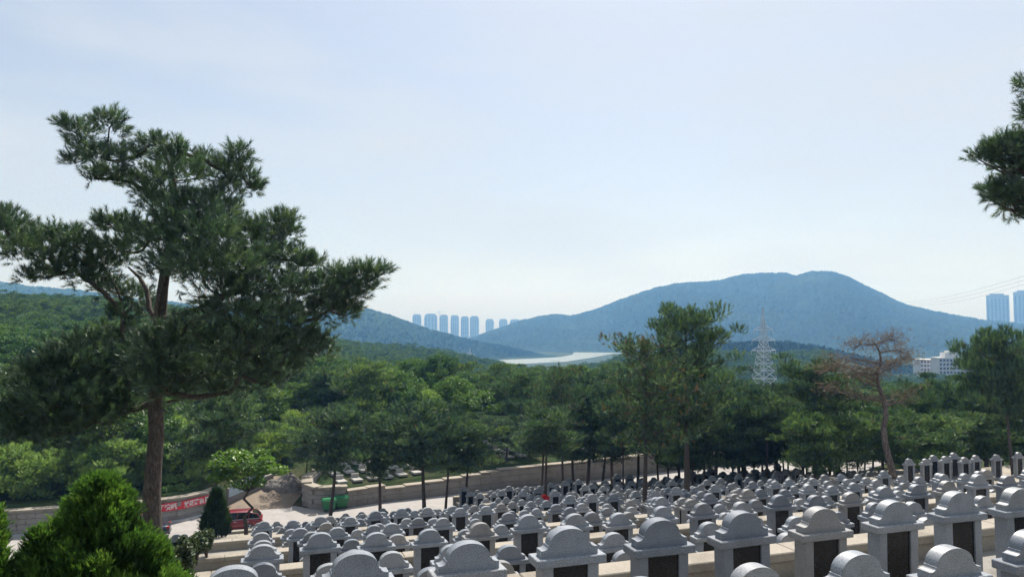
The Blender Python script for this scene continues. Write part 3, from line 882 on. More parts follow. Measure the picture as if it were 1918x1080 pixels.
# ------------------------------------------------------------------ tree kits
KP = [make_pine(101, 9.0, .44, 2.9, 24, 54), make_pine(102, 9.5, .52, 3.3, 20, 60, flat=.42), make_pine(103, 8.5, .40, 2.8, 24, 54), make_pine(104, 10.0, .54, 3.4, 22, 60, lean=.55, flat=.42), make_pine(105, 9.0, .42, 2.8, 26, 54, flat=.6)]
KPT = make_pine(110, 13.0, .36, 3.7, 46, 56, flat=.8, tr=.24, tb=.48, topup=.9)
KPT2 = make_pine(111, 11.0, .34, 3.6, 36, 34, flat=.5, tr=.18, tb=.40, brown=.10, topup=.6)
KBUSH = [make_pine(121, 5.0, .06, 2.3, 22, 34, flat=.8, mat='pine_bright', tb=.5, tr=.09), make_pine(122, 5.5, .08, 2.5, 24, 32, flat=.7, mat='pine_bright', tb=.5, tr=.09)]
KB = [make_broad(131), make_broad(132, 8.5, .22, 3.2, 46, 160), make_broad(133, 7.5, .28, 2.6, 40, 150, .12)]
KBR = [make_broad(141, 5.2, .66, 1.9, 34, 170, .10, 'leaf_bright', .5, .11, 5), make_broad(142, 7.0, .22, 2.5, 40, 150, .12, 'leaf_bright', .35, .12)]

M['pine_dark'] = foliage('pine_needles_dark', [(0, (.018,.042,.028)), (.35, (.046,.098,.050)), (.75, (.12,.20,.088)), (.95, (.21,.30,.12)), (1, (.17,.10,.055))], .32, .18)
def darker(kit):
    me = kit[1].copy(); me.materials[0] = M['pine_dark']
    return kit[0], me
KD = [darker(k) for k in KP]; KPT = darker(KPT); KPT2 = darker(KPT2)
def tree_at(name, kit, Hk, px, ybase, ytop, Y, label, group=None, wf=1.0, rz=None, zb=None, lean=(0, 0)):
    b = at(px, ybase, Y)
    z0 = b.z if zb is None else zb
    h = at(px, ytop, Y).z - z0
    s = h/(Hk*1.0)
    return place_tree(name, kit, (b.x, Y, z0), s, random.uniform(0, 6.28) if rz is None else rz, label, group, s*wf, lean)

GM = 'pines standing among the graves'
tree_at('pine_tree', KD[0], 9.3, 618, 966, 760, 60, 'pine before the green bins with a straight slim trunk', GM, 1.22)
tree_at('pine_tree', KD[2], 8.8, 712, 952, 775, 64, 'slender leaning pine just right of the green bins', GM, 1.22)
tree_at('pine_tree', KD[4], 9.3, 795, 958, 752, 61, 'bushy pine with twin trunk right of the leaning pine', GM, 1.34)
tree_at('pine_tree', KD[1], 9.8, 834, 955, 775, 63, 'pine beside the road with crown overlapping the twin trunk pine', GM, 1.10)
tree_at('pine_tree', KD[0], 9.3, 870, 948, 790, 62, 'low dark-trunked pine in the middle of the roadside row', GM, 1.34)
tree_at('pine_tree', KD[3], 10.3, 1022, 942, 768, 56, 'dark pine with a bent reddish trunk behind the red-hooded grave', GM, 1.40)
tree_at('pine_tree', KPT2, 11.3, 1055, 925, 690, 62, 'thin pine with rusty dry needles in its top', GM, .7)
tree_at('pine_tree', KD[2], 8.8, 1127, 915, 780, 68, 'pair of thin pine stems left of the big central pine', GM, 1.34)
tree_at('pine_tree', KD[4], 9.3, 1100, 915, 700, 72, 'green pine rising behind the rusty pine', GM, 1.22)
tree_at('pine_tree', KPT2, 11.6, 1207, 952, 622, 44, 'large central pine with thick dark trunk and patchy brown boughs', GM, .95, 2.1)
tree_at('pine_tree', KPT, 13.4, 1287, 935, 570, 50, 'tallest green pine of the middle group with dense upswept crown', GM, .92, .6)
tree_at('pine_tree', KD[1], 9.8, 1252, 905, 760, 66, 'thin leaning pine between the two big central trunks', GM, 0.98)
tree_at('pine_tree', KD[3], 10.3, 1340, 895, 690, 74, 'green pine just right of the tallest pine', GM, 1.34)
tree_at('pine_tree', KD[1], 9.8, 1436, 902, 735, 60, 'dark pine with a crooked reddish trunk below the pylon', GM, 1.22)
tree_at('pine_tree', KD[3], 10.3, 1527, 896, 675, 52, 'flat-topped pine with tall bare trunk left of the dead tree', GM, 1.10)
tree_at('pine_tree', KD[4], 9.3, 1385, 890, 720, 78, 'pine with light green crown left of the pylon foot', GM, 1.34)
tree_at('pine_tree', KD[0], 9.3, 1898, 890, 612, 47, 'tall pine near the right edge above the large tombstones', GM, .74)
tree_at('pine_tree', KD[2], 8.8, 1850, 880, 640, 56, 'pine left of the tall right-edge pine', GM, .72)
tree_at('pine_tree', KD[3], 10.3, 405, 985, 745, 50, 'grey-trunked pine rising behind the dark cypress cone', GM, 1.22)
tree_at('broadleaf_tree', KBR[0], 5.4, 462, 1000, 842, 46, 'small bright green broadleaf tree in front of the red car', None, 1.3)

def tree_ground(kit, Hk, px, Y, ytop, label, wf=1.0, group=GM):
    x = xat(px, Y); n_, t_ = nt_of(x, Y)
    z = gz(x, Y) if n_ > 62 else float(G(n_)) + .1
    s_ = (at(px, ytop, Y).z - z)/Hk
    place_tree('pine_tree', kit, (x, Y, z), s_, random.uniform(0, 6.28), label, group, max(s_, .75)*wf)
for (k_, px, Y, yt, wf, lab) in [
    (1, 1165, 62, 742, .8, 'slim pine just left of the large central pine'), (3, 1232, 70, 715, .85, 'slim pine seen between the two big central trunks'),
    (1, 1318, 60, 748, .8, 'slim bare-stemmed pine right of the tallest pine'), (3, 1365, 66, 722, .85, 'thin pine with high crown left of the crooked pine'),
    (1, 1405, 72, 742, .8, 'thin straight pine before the pylon'), (3, 1470, 68, 738, .85, 'thin pine right of the crooked reddish trunk'),
    (1, 1500, 75, 700, .8, 'slim pine behind the flat-topped pine'), (3, 1568, 60, 712, .8, 'slim pine left of the dead tree'),
    (1, 1625, 64, 748, .8, 'slim pine just left of the dead trunk'), (3, 1722, 60, 742, .8, 'slim pine right of the dead tree'),
    (1, 1775, 63, 728, .8, 'slim pine above the small platform tombstones'), (3, 1812, 66, 716, .75, 'slim pine left of the two large tombstones'),
    (0, 1012, 72, 742, 1.0, 'pine left of the rusty pine at the road edge'), (4, 1075, 68, 722, 1.0, 'dense pine right of the rusty pine'),
    (2, 1145, 74, 700, 1.0, 'pine behind the pair of thin stems'), (0, 1190, 66, 712, 1.0, 'pine crown overlapping the big central pine'),
    (4, 1330, 70, 700, 1.0, 'dense pine at the right side of the tallest pine'), (1, 1392, 62, 735, 1.0, 'flat-crowned pine left of the pylon line'),
    (2, 1452, 64, 748, 1.0, 'dark pine beside the crooked trunk'), (0, 1545, 68, 722, 1.0, 'pine filling the gap left of the dead tree'),
    (1, 1745, 70, 712, 1.0, 'flat-crowned pine over the low platform wall'), (4, 1868, 60, 668, .85, 'dense pine between the two right-edge pines'),
    (0, 1922, 56, 648, .9, 'pine cut by the right edge above the last tombstone'),
    (0, 575, 74, 800, 1.0, 'pine over the rounded wall corner left of the bins'), (2, 665, 79, 792, 1.1, 'pine behind the straight wall by the green bins'),
    (4, 752, 78, 778, 1.1, 'pine behind the step of the stone wall'), (0, 905, 82, 772, 1.2, 'pine behind the long low wall left of centre'),
    (4, 948, 80, 785, 1.1, 'round pine over the middle of the long low wall'), (2, 985, 84, 760, 1.1, 'pine above the long low wall by the bent trunk'),
    (0, 1085, 86, 752, 1.1, 'pine behind the long low wall right of the rusty pine')]:
    tree_ground(KD[k_], [9.3, 9.8, 8.8, 10.3, 9.3][k_], px, Y, yt, lab, wf)

# the dead reddish pine
def dead_pine():
    r = np.random.default_rng(77)
    Yd = 46.0
    b0 = at(1678, 900, Yd); root = empty('dead_pine_tree', tuple(b0)); L = lambda p: Vector(p)-b0
    tpx = [(1678,905),(1668,870),(1658,830),(1655,800),(1660,775),(1655,750),(1645,720),(1642,700),(1650,680),(1648,660),(1640,645),(1632,635)]
    rs = [.22,.20,.185,.17,.15,.13,.11,.10,.08,.06,.045,.02]
    tp = [L(at(x, y, Yd)) for x, y in tpx]
    mb = MB(); mb.tube(tp, rs, 10)
    arms = [[(1645,700),(1665,690),(1687,678)], [(1642,722),(1620,718),(1600,705),(1580,698)], [(1645,705),(1625,700),(1612,690)], [(1650,680),(1600,672),(1560,690),(1530,700)], [(1648,660),(1680,655),(1705,668)], [(1640,645),(1610,645),(1600,655)], [(1656,750),(1620,745),(1575,735),(1540,725)], [(1658,760),(1690,750),(1705,735)], [(1640,645),(1665,635),(1680,640)], [(1645,715),(1590,690),(1555,672)], [(1650,690),(1690,672),(1712,672)]]
    cl = []
    for a in arms:
        dz = r.uniform(-1.4, 1.4)
        pts = [L(at(x, y, Yd + dz*i/(len(a)-1))) for i, (x, y) in enumerate(a)]
        mb.tube(pts, [.055 - .045*i/(len(a)-1) for i in range(len(a))], 6)
        for i in range(1, len(pts)):
            for q in np.linspace(.2, 1, 5):
                p = np.array(pts[i-1].lerp(pts[i], q))
                for s_ in range(4):
                    e = p + r.normal(size=3)*np.array([.42, .42, .22]) + np.array([0, 0, .12])
                    mb.tube([tuple(p), tuple((p+e)/2 + r.normal(size=3)*.05), tuple(e)], [.014, .010, .004], 3, cap=False)
                    cl.append((e, (.34, .34, .18), 6, .3, .5))
    mb.build('trunk', M['bark_dead'], root)
    P, D, T = shoots(cl, r)
    V, F, tt = needles(P, D, T, r, 8, .2, .14, .008)
    link('crown', np_mesh('crown', V, F, M['dead'], tint=tt), root)
    tag(root, 'dead reddish-brown pine with bare pale limbs and leaning trunk', 'tree')
dead_pine()

# roadside bushes, hedge above the banner wall, young pines on the left bank
for i, (px, py, Y, w, h) in enumerate([(310, 938, 66, 1.1, 1.3), (335, 935, 67, 1.2, 1.4), (362, 931, 68.5, 1.2, 1.4), (385, 927, 70, 1.0, 1.2), (20, 957, 64, 1.4, 1.3), (95, 955, 64, 1.3, 1.1)]):
    shrub(px, py, Y, w, h, 40+i, ['pale leafy hedge shrub at the left end of the red banner', 'pale leafy hedge shrub above the middle of the red banner', 'pale leafy hedge shrub above the right half of the banner', 'pale hedge shrub at the right end of the red banner', 'yellowish shrub on top of the block wall at far left', 'orange tinged shrub on the block wall behind the juniper'][i], 'pine_bright', .16, 1500, .8)
YB = []
for i in range(26):
    px = -10 + i*15 + random.uniform(-5, 5)
    Yb = (62.5 + 3.8*min(1, i/20)) + (i % 3)*3.2 + random.uniform(-.5, .5) + (2.2 if i > 20 else 0)
    YB.append((px, Yb, random.uniform(3.2, 4.4) + (i % 3)*.9))
YB += [(432, 77.5, 3.8), (452, 80.5, 4.2), (478, 79.0, 3.6), (500, 79.5, 3.4), (520, 82, 4.0), (545, 82, 3.6), (560, 86, 4.4)]
for i, (px, Y, h) in enumerate(YB):
    x = xat(px, Y); z = gz(x, Y)
    place_tree('young_pine_tree', KBUSH[i % 2], (x, Y, z-.2), h/5.3, random.uniform(0, 6.28), '%s light green young pine from the left on the bank above the wall' % ordinal(sorted([a[0] for a in YB]).index(px)+1), 'young pines on the left bank', h/5.3*1.25)

# ------------------------------------------------------------------ woods
proto = bpy.data.collections.new('wood_kinds')
def forest():
    r = np.random.default_rng(99)
    kinds = [(KP[0], 9.3, 0), (KP[1], 9.8, 0), (KP[2], 8.8, 0), (KP[4], 9.3, 0), (KB[0], 8, 1), (KB[1], 8.5, 1), (KB[2], 7.5, 1), (KBR[1], 7, 2), (KBUSH[0], 5.2, 3)]
    pts = []
    # Poisson-like scatter in the view wedge
    cell = {}
    def ok(x, y, d):
        cx, cy_ = int(x//5), int(y//5)
        for a in range(cx-1, cx+2):
            for b_ in range(cy_-1, cy_+2):
                for (qx, qy) in cell.get((a, b_), ()):
                    if (qx-x)**2 + (qy-y)**2 < d*d: return False
        cell.setdefault((cx, cy_), []).append((x, y)); return True
    ya = 66 + (r.random(90000)**.75)*470; ua = r.uniform(-.80, .80, 90000); xa = ua*ya
    na, ta = nt_of(xa, ya); da = na - np.interp(ta, [-40, 8, 55, 110], [68, 71, 77.5, 84]); ia = inside(PL_L, xa, ya)
    for x, y, u, n, d, inl in zip(xa.tolist(), ya.tolist(), ua.tolist(), na.tolist(), da.tolist(), ia.tolist()):
        if -27.8 < x < -18.5 and y < 79: continue
        if x < -18.5 and not inl and y < 90: continue
        if inl and y > 66 and x > -32 and y < 68.5: continue
        if x > -18.5 and d < (8.5 if (-9 < x < 1 or x > 12) else 10.5): continue
        if ok(x, y, 3.4 if y < 130 else 4.3): pts.append((y, x))
    # right-hand grove standing in front of the wall line on the slope
    for _ in range(4000):
        n = r.uniform(38.5, 70); t = r.uniform(33, 80)
        x, y = xy_of(n, t)
        u = x/y
        if u < .30 or u > .80: continue
        if u < .40 and n < 52: continue
        if ok(x, y, 4.3): pts.append((y, x))
    for _ in range(700):
        n = r.uniform(50, 61); t = r.uniform(24, 52)
        x, y = xy_of(n, t)
        if x/y > .42 or x/y < .17: continue
        if ok(x, y, 4.9): pts.append((y, x))
    pts.sort()
    zz = ground_z(np.array([p[1] for p in pts]), np.array([p[0] for p in pts])).tolist()
    big = []
    far = []
    ni = 0
    for (y, x), z in zip(pts, zz):
        u = x/y
        left = u < -.02
        q = r.random()
        n, t = nt_of(x, y)
        if n < 72 and u > .15: k = [1, 3, 1, 0][int(r.integers(0, 4))]
        elif left and y < 160: k = [4, 5, 6, 7, 0, 2, 8][int(r.integers(0, 7))]
        elif left: k = [0, 1, 2, 3, 4, 5, 0, 2, 3][int(r.integers(0, 9))]
        else: k = [0, 1, 2, 3, 0, 2, 5, 7, 3][int(r.integers(0, 9))]
        s = r.uniform(.78, 1.12)*(1.0 if k < 7 else .95)*(.85 if (u > .42 and y < 140) else 1)
        if u > .3 and n < 72: s *= r.uniform(.68, .92)
        # the crowns stay under the sight lines that the valley leaves open (the river, the pylon foot, the flats)
        pcap = float(np.interp(u, [-.6, -.3, -.1, -.03, .0, .12, .15, .26, .30, .38, .41, .43, .8], [548, 600, 652, 672, 678, 679, 662, 665, 724, 724, 700, 699, 699])) + (r.uniform(0, 45) if y < 140 and u > -.25 else r.uniform(0, 8))
        if .24 < u < .43 and y > 320: pcap = 655 + r.uniform(0, 10)
        bb = (CY-pcap)/FPX; zc_ = (SP+CP*bb)/(CP-SP*bb)*y
        smax = (zc_-z)/kinds[k][1]
        if smax < .38: continue
        s = min(s, smax)
        if ni < 290 and -.72 < u < .72: 
            ni += 1; big.append((x, y, z, k, s, r.uniform(0, 6.28)))
        else: far.append((x, y, z, k, s, r.uniform(0, 6.28)))
    KN = ['pine_tree', 'pine_tree', 'pine_tree', 'pine_tree', 'broadleaf_tree', 'broadleaf_tree', 'broadleaf_tree', 'broadleaf_tree', 'young_pine_tree']
    KL = ['dark green pine', 'flat crowned pine', 'round crowned pine', 'dense green pine', 'dark leafy tree', 'wide leafy tree', 'small leafy tree', 'bright green leafy tree', 'light green young pine']
    zones = {}
    for (x, y, z, k, s, a) in big:
        px = CX + FPX*x/y
        zone = ['behind the big left pine', 'above the red banner', 'behind the green bins', 'left of the river', 'below the river', 'below the pylon', 'behind the dead tree', 'at the right edge'][int(np.searchsorted([250, 480, 680, 900, 1150, 1450, 1720], px))]
        dep = 'front' if y < 88 else ('middle' if y < 110 else 'back')
        o = place_tree(KN[k], kinds[k][0], (x, y, z-.1), s, a, 'x', 'trees of the valley wood', max(s, .7)*r.uniform(1.0, 1.3))
        zones.setdefault((KL[k], dep, zone), []).append((px, o))
    for (kl, dep, zone), lst in zones.items():
        lst.sort(key=lambda q: q[0])
        for i, (_, o) in enumerate(lst):
            o['label'] = '%s %s, %s from left, %s of wood' % (kl, zone, ordinal(i+1), dep) if len(lst) > 1 else 'lone %s %s, %s of wood' % (kl, zone, dep)
    # the far mass: instanced copies, one object
    for i, (kit, h, _) in enumerate(kinds):
        mes = []
        o = bpy.data.objects.new('wood_%02d_trunk' % i, kit[1])
        proto.objects.link(o)
    V = np.array([(x, y, z-.1) for (x, y, z, k, s, a) in far], dtype=np.float32)
    me = bpy.data.meshes.new('far_wood'); me.vertices.add(len(V)); me.vertices.foreach_set('co', V.ravel())
    def fa(nm, tp, vals):
        a_ = me.attributes.new(nm, tp, 'POINT'); a_.data.foreach_set('value', vals)
    fa('k', 'INT', [p[3] for p in far]); fa('s', 'FLOAT', [p[4]*1.05 for p in far]); fa('a', 'FLOAT', [p[5] for p in far])
    ob = link('far_wood', me)
    ng = bpy.data.node_groups.new('far_wood_scatter', 'GeometryNodeTree')
    ng.interface.new_socket('Geometry', in_out='INPUT', socket_type='NodeSocketGeometry')
    ng.interface.new_socket('Geometry', in_out='OUTPUT', socket_type='NodeSocketGeometry')
    N = ng.nodes; Lk = ng.links
    gi, go = N.new('NodeGroupInput'), N.new('NodeGroupOutput')
    m2p = N.new('GeometryNodeMeshToPoints')
    iop = N.new('GeometryNodeInstanceOnPoints'); ci = N.new('GeometryNodeCollectionInfo')
    ci.inputs['Collection'].default_value = proto; ci.inputs['Separate Children'].default_value = True; ci.inputs['Reset Children'].default_value = True
    def attr(nm, tp):
        q_ = N.new('GeometryNodeInputNamedAttribute'); q_.data_type = tp; q_.inputs['Name'].default_value = nm; return q_.outputs['Attribute']
    cx_ = N.new('ShaderNodeCombineXYZ')
    Lk.new(attr('a', 'FLOAT'), cx_.inputs['Z'])
    Lk.new(gi.outputs[0], m2p.inputs['Mesh']); Lk.new(m2p.outputs[0], iop.inputs['Points'])
    Lk.new(ci.outputs[0], iop.inputs['Instance']); iop.inputs['Pick Instance'].default_value = True
    Lk.new(attr('k', 'INT'), iop.inputs['Instance Index'])
    e2r = N.new('FunctionNodeEulerToRotation'); Lk.new(cx_.outputs[0], e2r.inputs[0]); Lk.new(e2r.outputs[0], iop.inputs['Rotation'])
    Lk.new(attr('s', 'FLOAT'), iop.inputs['Scale'])
    Lk.new(iop.outputs[0], go.inputs[0])
    md = ob.modifiers.new('scatter', 'NODES'); md.node_group = ng
    tag(ob, 'mass of far pine woods covering the valley and slopes', None, None, 'stuff')
    print('wood', len(big), len(far))
forest()

# ------------------------------------------------------------------ far hills, water
def hill(name, sil, dr, df, zf, seed, label, mat, px0, px1, step=3.0, nr=80, crown=5.0):
    r = np.random.default_rng(seed)
    px = np.arange(px0, px1+.1, step)
    sx, sy = zip(*sil)
    ys = np.interp(px, sx, sy)
    ys = ys + r.normal(size=len(ys))*1.1
    kern = np.ones(5)/5; ys = np.convolve(np.pad(ys, 2, 'edge'), kern, 'valid')
    DR = np.interp(px, *zip(*dr)); DF = np.interp(px, *zip(*df)); ZF = np.interp(px, *zip(*zf))
    u = (px-CX)/FPX
    ZR = (HOR-ys)/FPX*DR - crown*.45
    s = np.concatenate([np.linspace(0, 1, nr), 1+np.linspace(.05, .9, 16)])
    S, U = np.meshgrid(s, u, indexing='ij')
    D = DF[None] + (DR-DF)[None]*S
    sh = np.where(S <= 1, np.sin(np.clip(S, 0, 1)*math.pi/2)**1.15, 1-.9*(S-1)**1.3)
    Z = ZF[None] + (ZR-ZF)[None]*sh
    g = 0
    for k_ in range(5):
        f1 = r.uniform(14, 44); p1 = r.uniform(0, 6.28); f2 = r.uniform(2, 6)
        g = g + np.sin(U*f1 + S*f2 + p1)/5
    Z = Z + g*np.clip(S*(1-S)*4, 0, 1)*np.clip((1-S)*1.6, 0, 1)*(ZR-ZF)[None]*.16
    Z = Z + r.random(Z.shape)**1.5*crown*np.clip(S*8, 0, 1)*np.clip((ZR-ZF)[None]/12, .1, 1)
    Xh = U*D
    nc = len(px); R_ = len(s)
    ii = (np.arange(R_-1)[:, None]*nc + np.arange(nc-1)[None]).ravel()
    F = np.stack([ii, ii+1, ii+nc+1, ii+nc], 1)
    o = link(name, np_mesh(name, np.stack([Xh.ravel(), D.ravel(), Z.ravel()], 1), F, mat, smooth=False))
    tag(o, label, None, None, 'structure')
    return o
def hillmat(name, lo, hi, pale):
    m, nt, b = mat_new(name)
    a = noise(nt, .0055, 6, .6, 'Position'); f = noise(nt, .085, 3, .6, 'Position')
    r = ramp(nt, a.outputs['Fac'], [(.35, lo), (.58, hi), (.72, pale)])
    rf = ramp(nt, f.outputs['Fac'], [(.35, (.6,.6,.6)), (.7, (1.15,1.15,1.15))])
    nt.links.new(mixc(nt, r.outputs['Color'], rf.outputs['Color'], 1.0, 'MULTIPLY'), b.inputs['Base Color'])
    b.inputs['Roughness'].default_value = 1.0; b.inputs['Specular IOR Level'].default_value = .05
    return m
M['hill_far'] = hillmat('far_hill_woods', (.014,.028,.015), (.026,.046,.021), (.052,.078,.034))
M['hill_near'] = hillmat('near_hill_woods', (.022,.045,.02), (.038,.068,.026), (.075,.11,.04))
SIL_R = [(840,645),(890,630),(925,618),(960,605),(1000,594),(1040,588),(1075,591),(1120,578),(1180,555),(1225,541),(1260,533),(1310,528),(1345,527),(1390,516),(1430,514),(1470,513),(1490,519),(1530,511),(1560,512),(1590,520),(1640,545),(1700,572),(1760,585),(1800,592),(1850,600),(1918,606),(2100,616),(2300,628)]
hill('hill', SIL_R, [(840, 2500), (1500, 2350), (1918, 2200), (2300, 2100)], [(840, 1820), (1150, 1720), (1300, 1450), (1918, 1200), (2300, 1100)], [(840, -62), (2300, -62)], 11, 'long blue wooded hill with flattened summit beyond the river', M['hill_far'], 840, 2300)
SIL_L = [(-400,500),(-100,522),(0,530),(60,538),(150,546),(250,560),(370,572),(450,580),(560,592),(620,586),(660,581),(690,580),(720,587),(760,602),(820,621),(880,636),(950,650),(1000,658),(1045,665),(1078,668)]
hill('hill', SIL_L, [(-400, 1900), (400, 1750), (700, 1600), (1078, 1540)], [(-400, 1100), (400, 1100), (700, 1120), (900, 1340), (950, 1430), (1078, 1500)], [(-400, -20), (400, -50), (700, -60), (1078, -62)], 12, 'green wooded hill sloping down to the river at left', M['hill_near'], -400, 1078, 3.0, 80, 6.0)
hill('hill', [(1150, 690), (1250, 672), (1310, 655), (1350, 645), (1420, 640), (1480, 642), (1530, 650), (1580, 660), (1640, 675), (1700, 686), (1800, 700), (2000, 715)], [(1150, 760), (2000, 700)], [(1150, 600), (2000, 545)], [(1150, -62), (1400, -56), (2000, -56)], 13, 'low dark green wooded ridge behind the pylon', M['hill_near'], 1150, 2000, 2.0, 70, 6.0)
m, nt, b = mat_new('river_water')
nn = noise(nt, .6, 3, .6, 'Position')
b.inputs['Base Color'].default_value = (.20, .235, .21, 1); b.inputs['Roughness'].default_value = .3; b.inputs['IOR'].default_value = 1.33
bump(nt, b, nn.outputs['Fac'], .15, .1)
M['water'] = m
mb = MB(); WZ = -61.8
def wpt(px, py):
    Yw = WZ/((SP + CP*(CY-py)/FPX))*(CP - SP*(CY-py)/FPX)
    return at(px, py, Yw)
poly = [(880, 683), (980, 681), (1060, 677), (1110, 669), (1150, 662), (1240, 660), (1240, 655), (1160, 653), (1110, 653.5), (1062, 655), (1075, 659.5), (1072, 664), (1050, 668), (1000, 671), (930, 674), (860, 679)]
mb.add([wpt(*p) for p in poly], [tuple(range(len(poly)))])
tag(mb.build('river', M['water']), 'pale river bend in the valley between the two hills', None, None, 'structure')

# ------------------------------------------------------------------ far towers and houses
M['tower'] = simple('tower_render', (.34, .32, .33), .8, .08, .02, coord='Position')
M['tower_glass'] = simple('tower_glass', (.10, .12, .15), .25, .1, .05, coord='Position')
M['tower_pale'] = simple('tower_trim', (.62, .60, .58), .8, .05, .02, coord='Position')
def tower(x0, x1, ytop, Y, label, shape='cut', zb=-60, ribs=4):
    a = at(x0, HOR, Y).x; c = at(x1, HOR, Y).x; w = c-a; zt = at(x0, ytop, Y).z; d = w*.7
    ro = empty('tower_block', ((a+c)/2, Y, zb), -math.atan2((a+c)/2, Y))
    w *= math.cos(math.atan2((a+c)/2, Y)); d = w*.7
    H = zt-zb; hw = w/2
    mb = MB()
    if shape == 'cut':
        ch = w*.22
        prof = [(-hw, 0), (hw, 0), (hw, H-ch*1.4), (hw-ch*.35, H-ch*.5), (hw-ch, H), (-hw+ch, H), (-hw+ch*.35, H-ch*.5), (-hw, H-ch*1.4)]
        mb.prism(prof, -d/2, d/2)
    else:
        mb.box(-hw, hw, -d/2, d/2, 0, H-6); mb.box(-hw*.7, hw*.55, -d/2+1, d/2-1, H-6, H)
    mb.build('wall', M['tower'], ro)
    mb = MB()
    for i in range(ribs):
        xc = -hw + w*(i+.5)/ribs
        mb.box(xc-w/ribs*.22, xc+w/ribs*.22, -d/2-.5, -d/2-.02, 4, H*.93-6)
    mb.build('window_strips', M['tower_glass'], ro)['kind'] = 'stuff'
    mb = MB()
    z = 6.0
    while z < H-14:
        mb.box(-hw-.4, hw+.4, -d/2-.9, -d/2-.52, z, z+.9); z += 6.0
    mb.build('floor_bands', M['tower_pale'], ro)['kind'] = 'stuff'
    mb = MB(); mb.box(hw-1.6, hw+.5, -d/2-1.4, -d/2-.95, 2, H*.9-4); mb.build('corner_fin', M['tower_pale'], ro)
    tag(ro, label, 'building', 'far residential towers')
TW = [(772.5, 789, 588, 3500), (794.5, 819, 587, 3500), (823.5, 839, 589, 3450), (844, 859.5, 590, 3450), (863, 878, 592, 3400), (880, 897, 591.5, 3400), (909.5, 925, 597, 3650), (934.5, 950.5, 597, 3700), (954.5, 975, 597.5, 3700)]
for i, (a, c, yt, Y_) in enumerate(TW):
    tower(a, c, yt, Y_, '%s hazy tower block from the left in the gap between hills' % ordinal(i+1))
tower(1848.5, 1891.5, 550, 2650, 'grey slab tower above the hill shoulder at right', 'flat', -60, 6)
tower(1899.5, 1948, 543.5, 2650, 'grey slab tower cut by the right edge above the hill', 'flat', -60, 6)
M['steel'] = simple('galvanised_steel', (.52, .55, .58), .5, .1, 3, .1)
def crane(px, ytop, Y):
    p = at(px, 640, Y); H = at(px, ytop, Y).z - p.z
    ro = empty('tower_crane', tuple(p))
    mb = MB(); mb.box(-1.2, 1.2, -1.2, 1.2, 0, H); mb.build('mast', M['steel'], ro)
    mb = MB(); mb.box(-14, 34, -.8, .8, H-8, H-6.6); mb.build('jib', M['steel'], ro)
    mb = MB(); mb.box(-14, -9, -1.4, 1.4, H-11, H-8); mb.build('counterweight', M['steel'], ro)
    tag(ro, 'thin tower crane between the hazy tower blocks', 'crane')
crane(822.5, 581, 3480)

M['bld'] = simple('apartment_render', (.52, .50, .49), .8, .08, .3)
M['bld_dark'] = simple('window_glass_dark', (.05, .06, .075), .2, .2, .6)
M['bld_white'] = simple('white_render', (.66, .65, .63), .8, .05, .3)
def apartment(x0, x1, ytop, ybot, Y, floors, cols_, label, penthouse=False):
    a = at(x0, HOR, Y).x; c = at(x1, HOR, Y).x; z0 = at(x0, ybot, Y).z - 6; z1 = at(x0, ytop, Y).z
    ro = empty('apartment_building', ((a+c)/2, Y, z0)); W = c-a; H = z1-z0
    mb = MB(); mb.box(-W/2, W/2, 0, 11, 0, H); mb.build('wall', M['bld'], ro)
    mb = MB(); mb.box(-W/2-.3, W/2+.3, -.35, 11.3, H, H+.7); mb.build('roof', M['bld_white'], ro)
    mb = MB(); mw = MB()
    for f_ in range(floors):
        for k in range(cols_):
            xc = -W/2 + W*(k+.5)/cols_; zc = H - (f_+.5)*3.0
            wd = W/cols_*.30
            mb.box(xc-wd, xc+wd, -.12, -.02, zc-.75, zc+.75)
            mw.box(xc-wd-.25, xc+wd+.25, -.30, -.125, zc-1.05, zc-.78)
    mb.build('windows', M['bld_dark'], ro)['kind'] = 'stuff'
    mw.build('sills', M['bld_white'], ro)['kind'] = 'stuff'
    if penthouse:
        mb = MB(); mb.box(-W*.18, W*.3, 2, 9, H+.7, H+4.2); mb.box(-W*.02, W*.16, 3, 8, H+4.2, H+5.6); mb.build('roof_room', M['bld_white'], ro)
    tag(ro, label, 'building', 'apartment blocks in the valley')
apartment(1757, 1802, 671, 700, 560, 6, 7, 'pale apartment block with roof rooms behind the right-hand pines', True)
apartment(1722, 1757, 674, 696, 585, 6, 6, 'lower pale apartment block just right of the dead tree')
apartment(1806, 1835, 662, 695, 640, 7, 5, 'rosy apartment block partly hidden behind the right-hand pine')
mb = MB()

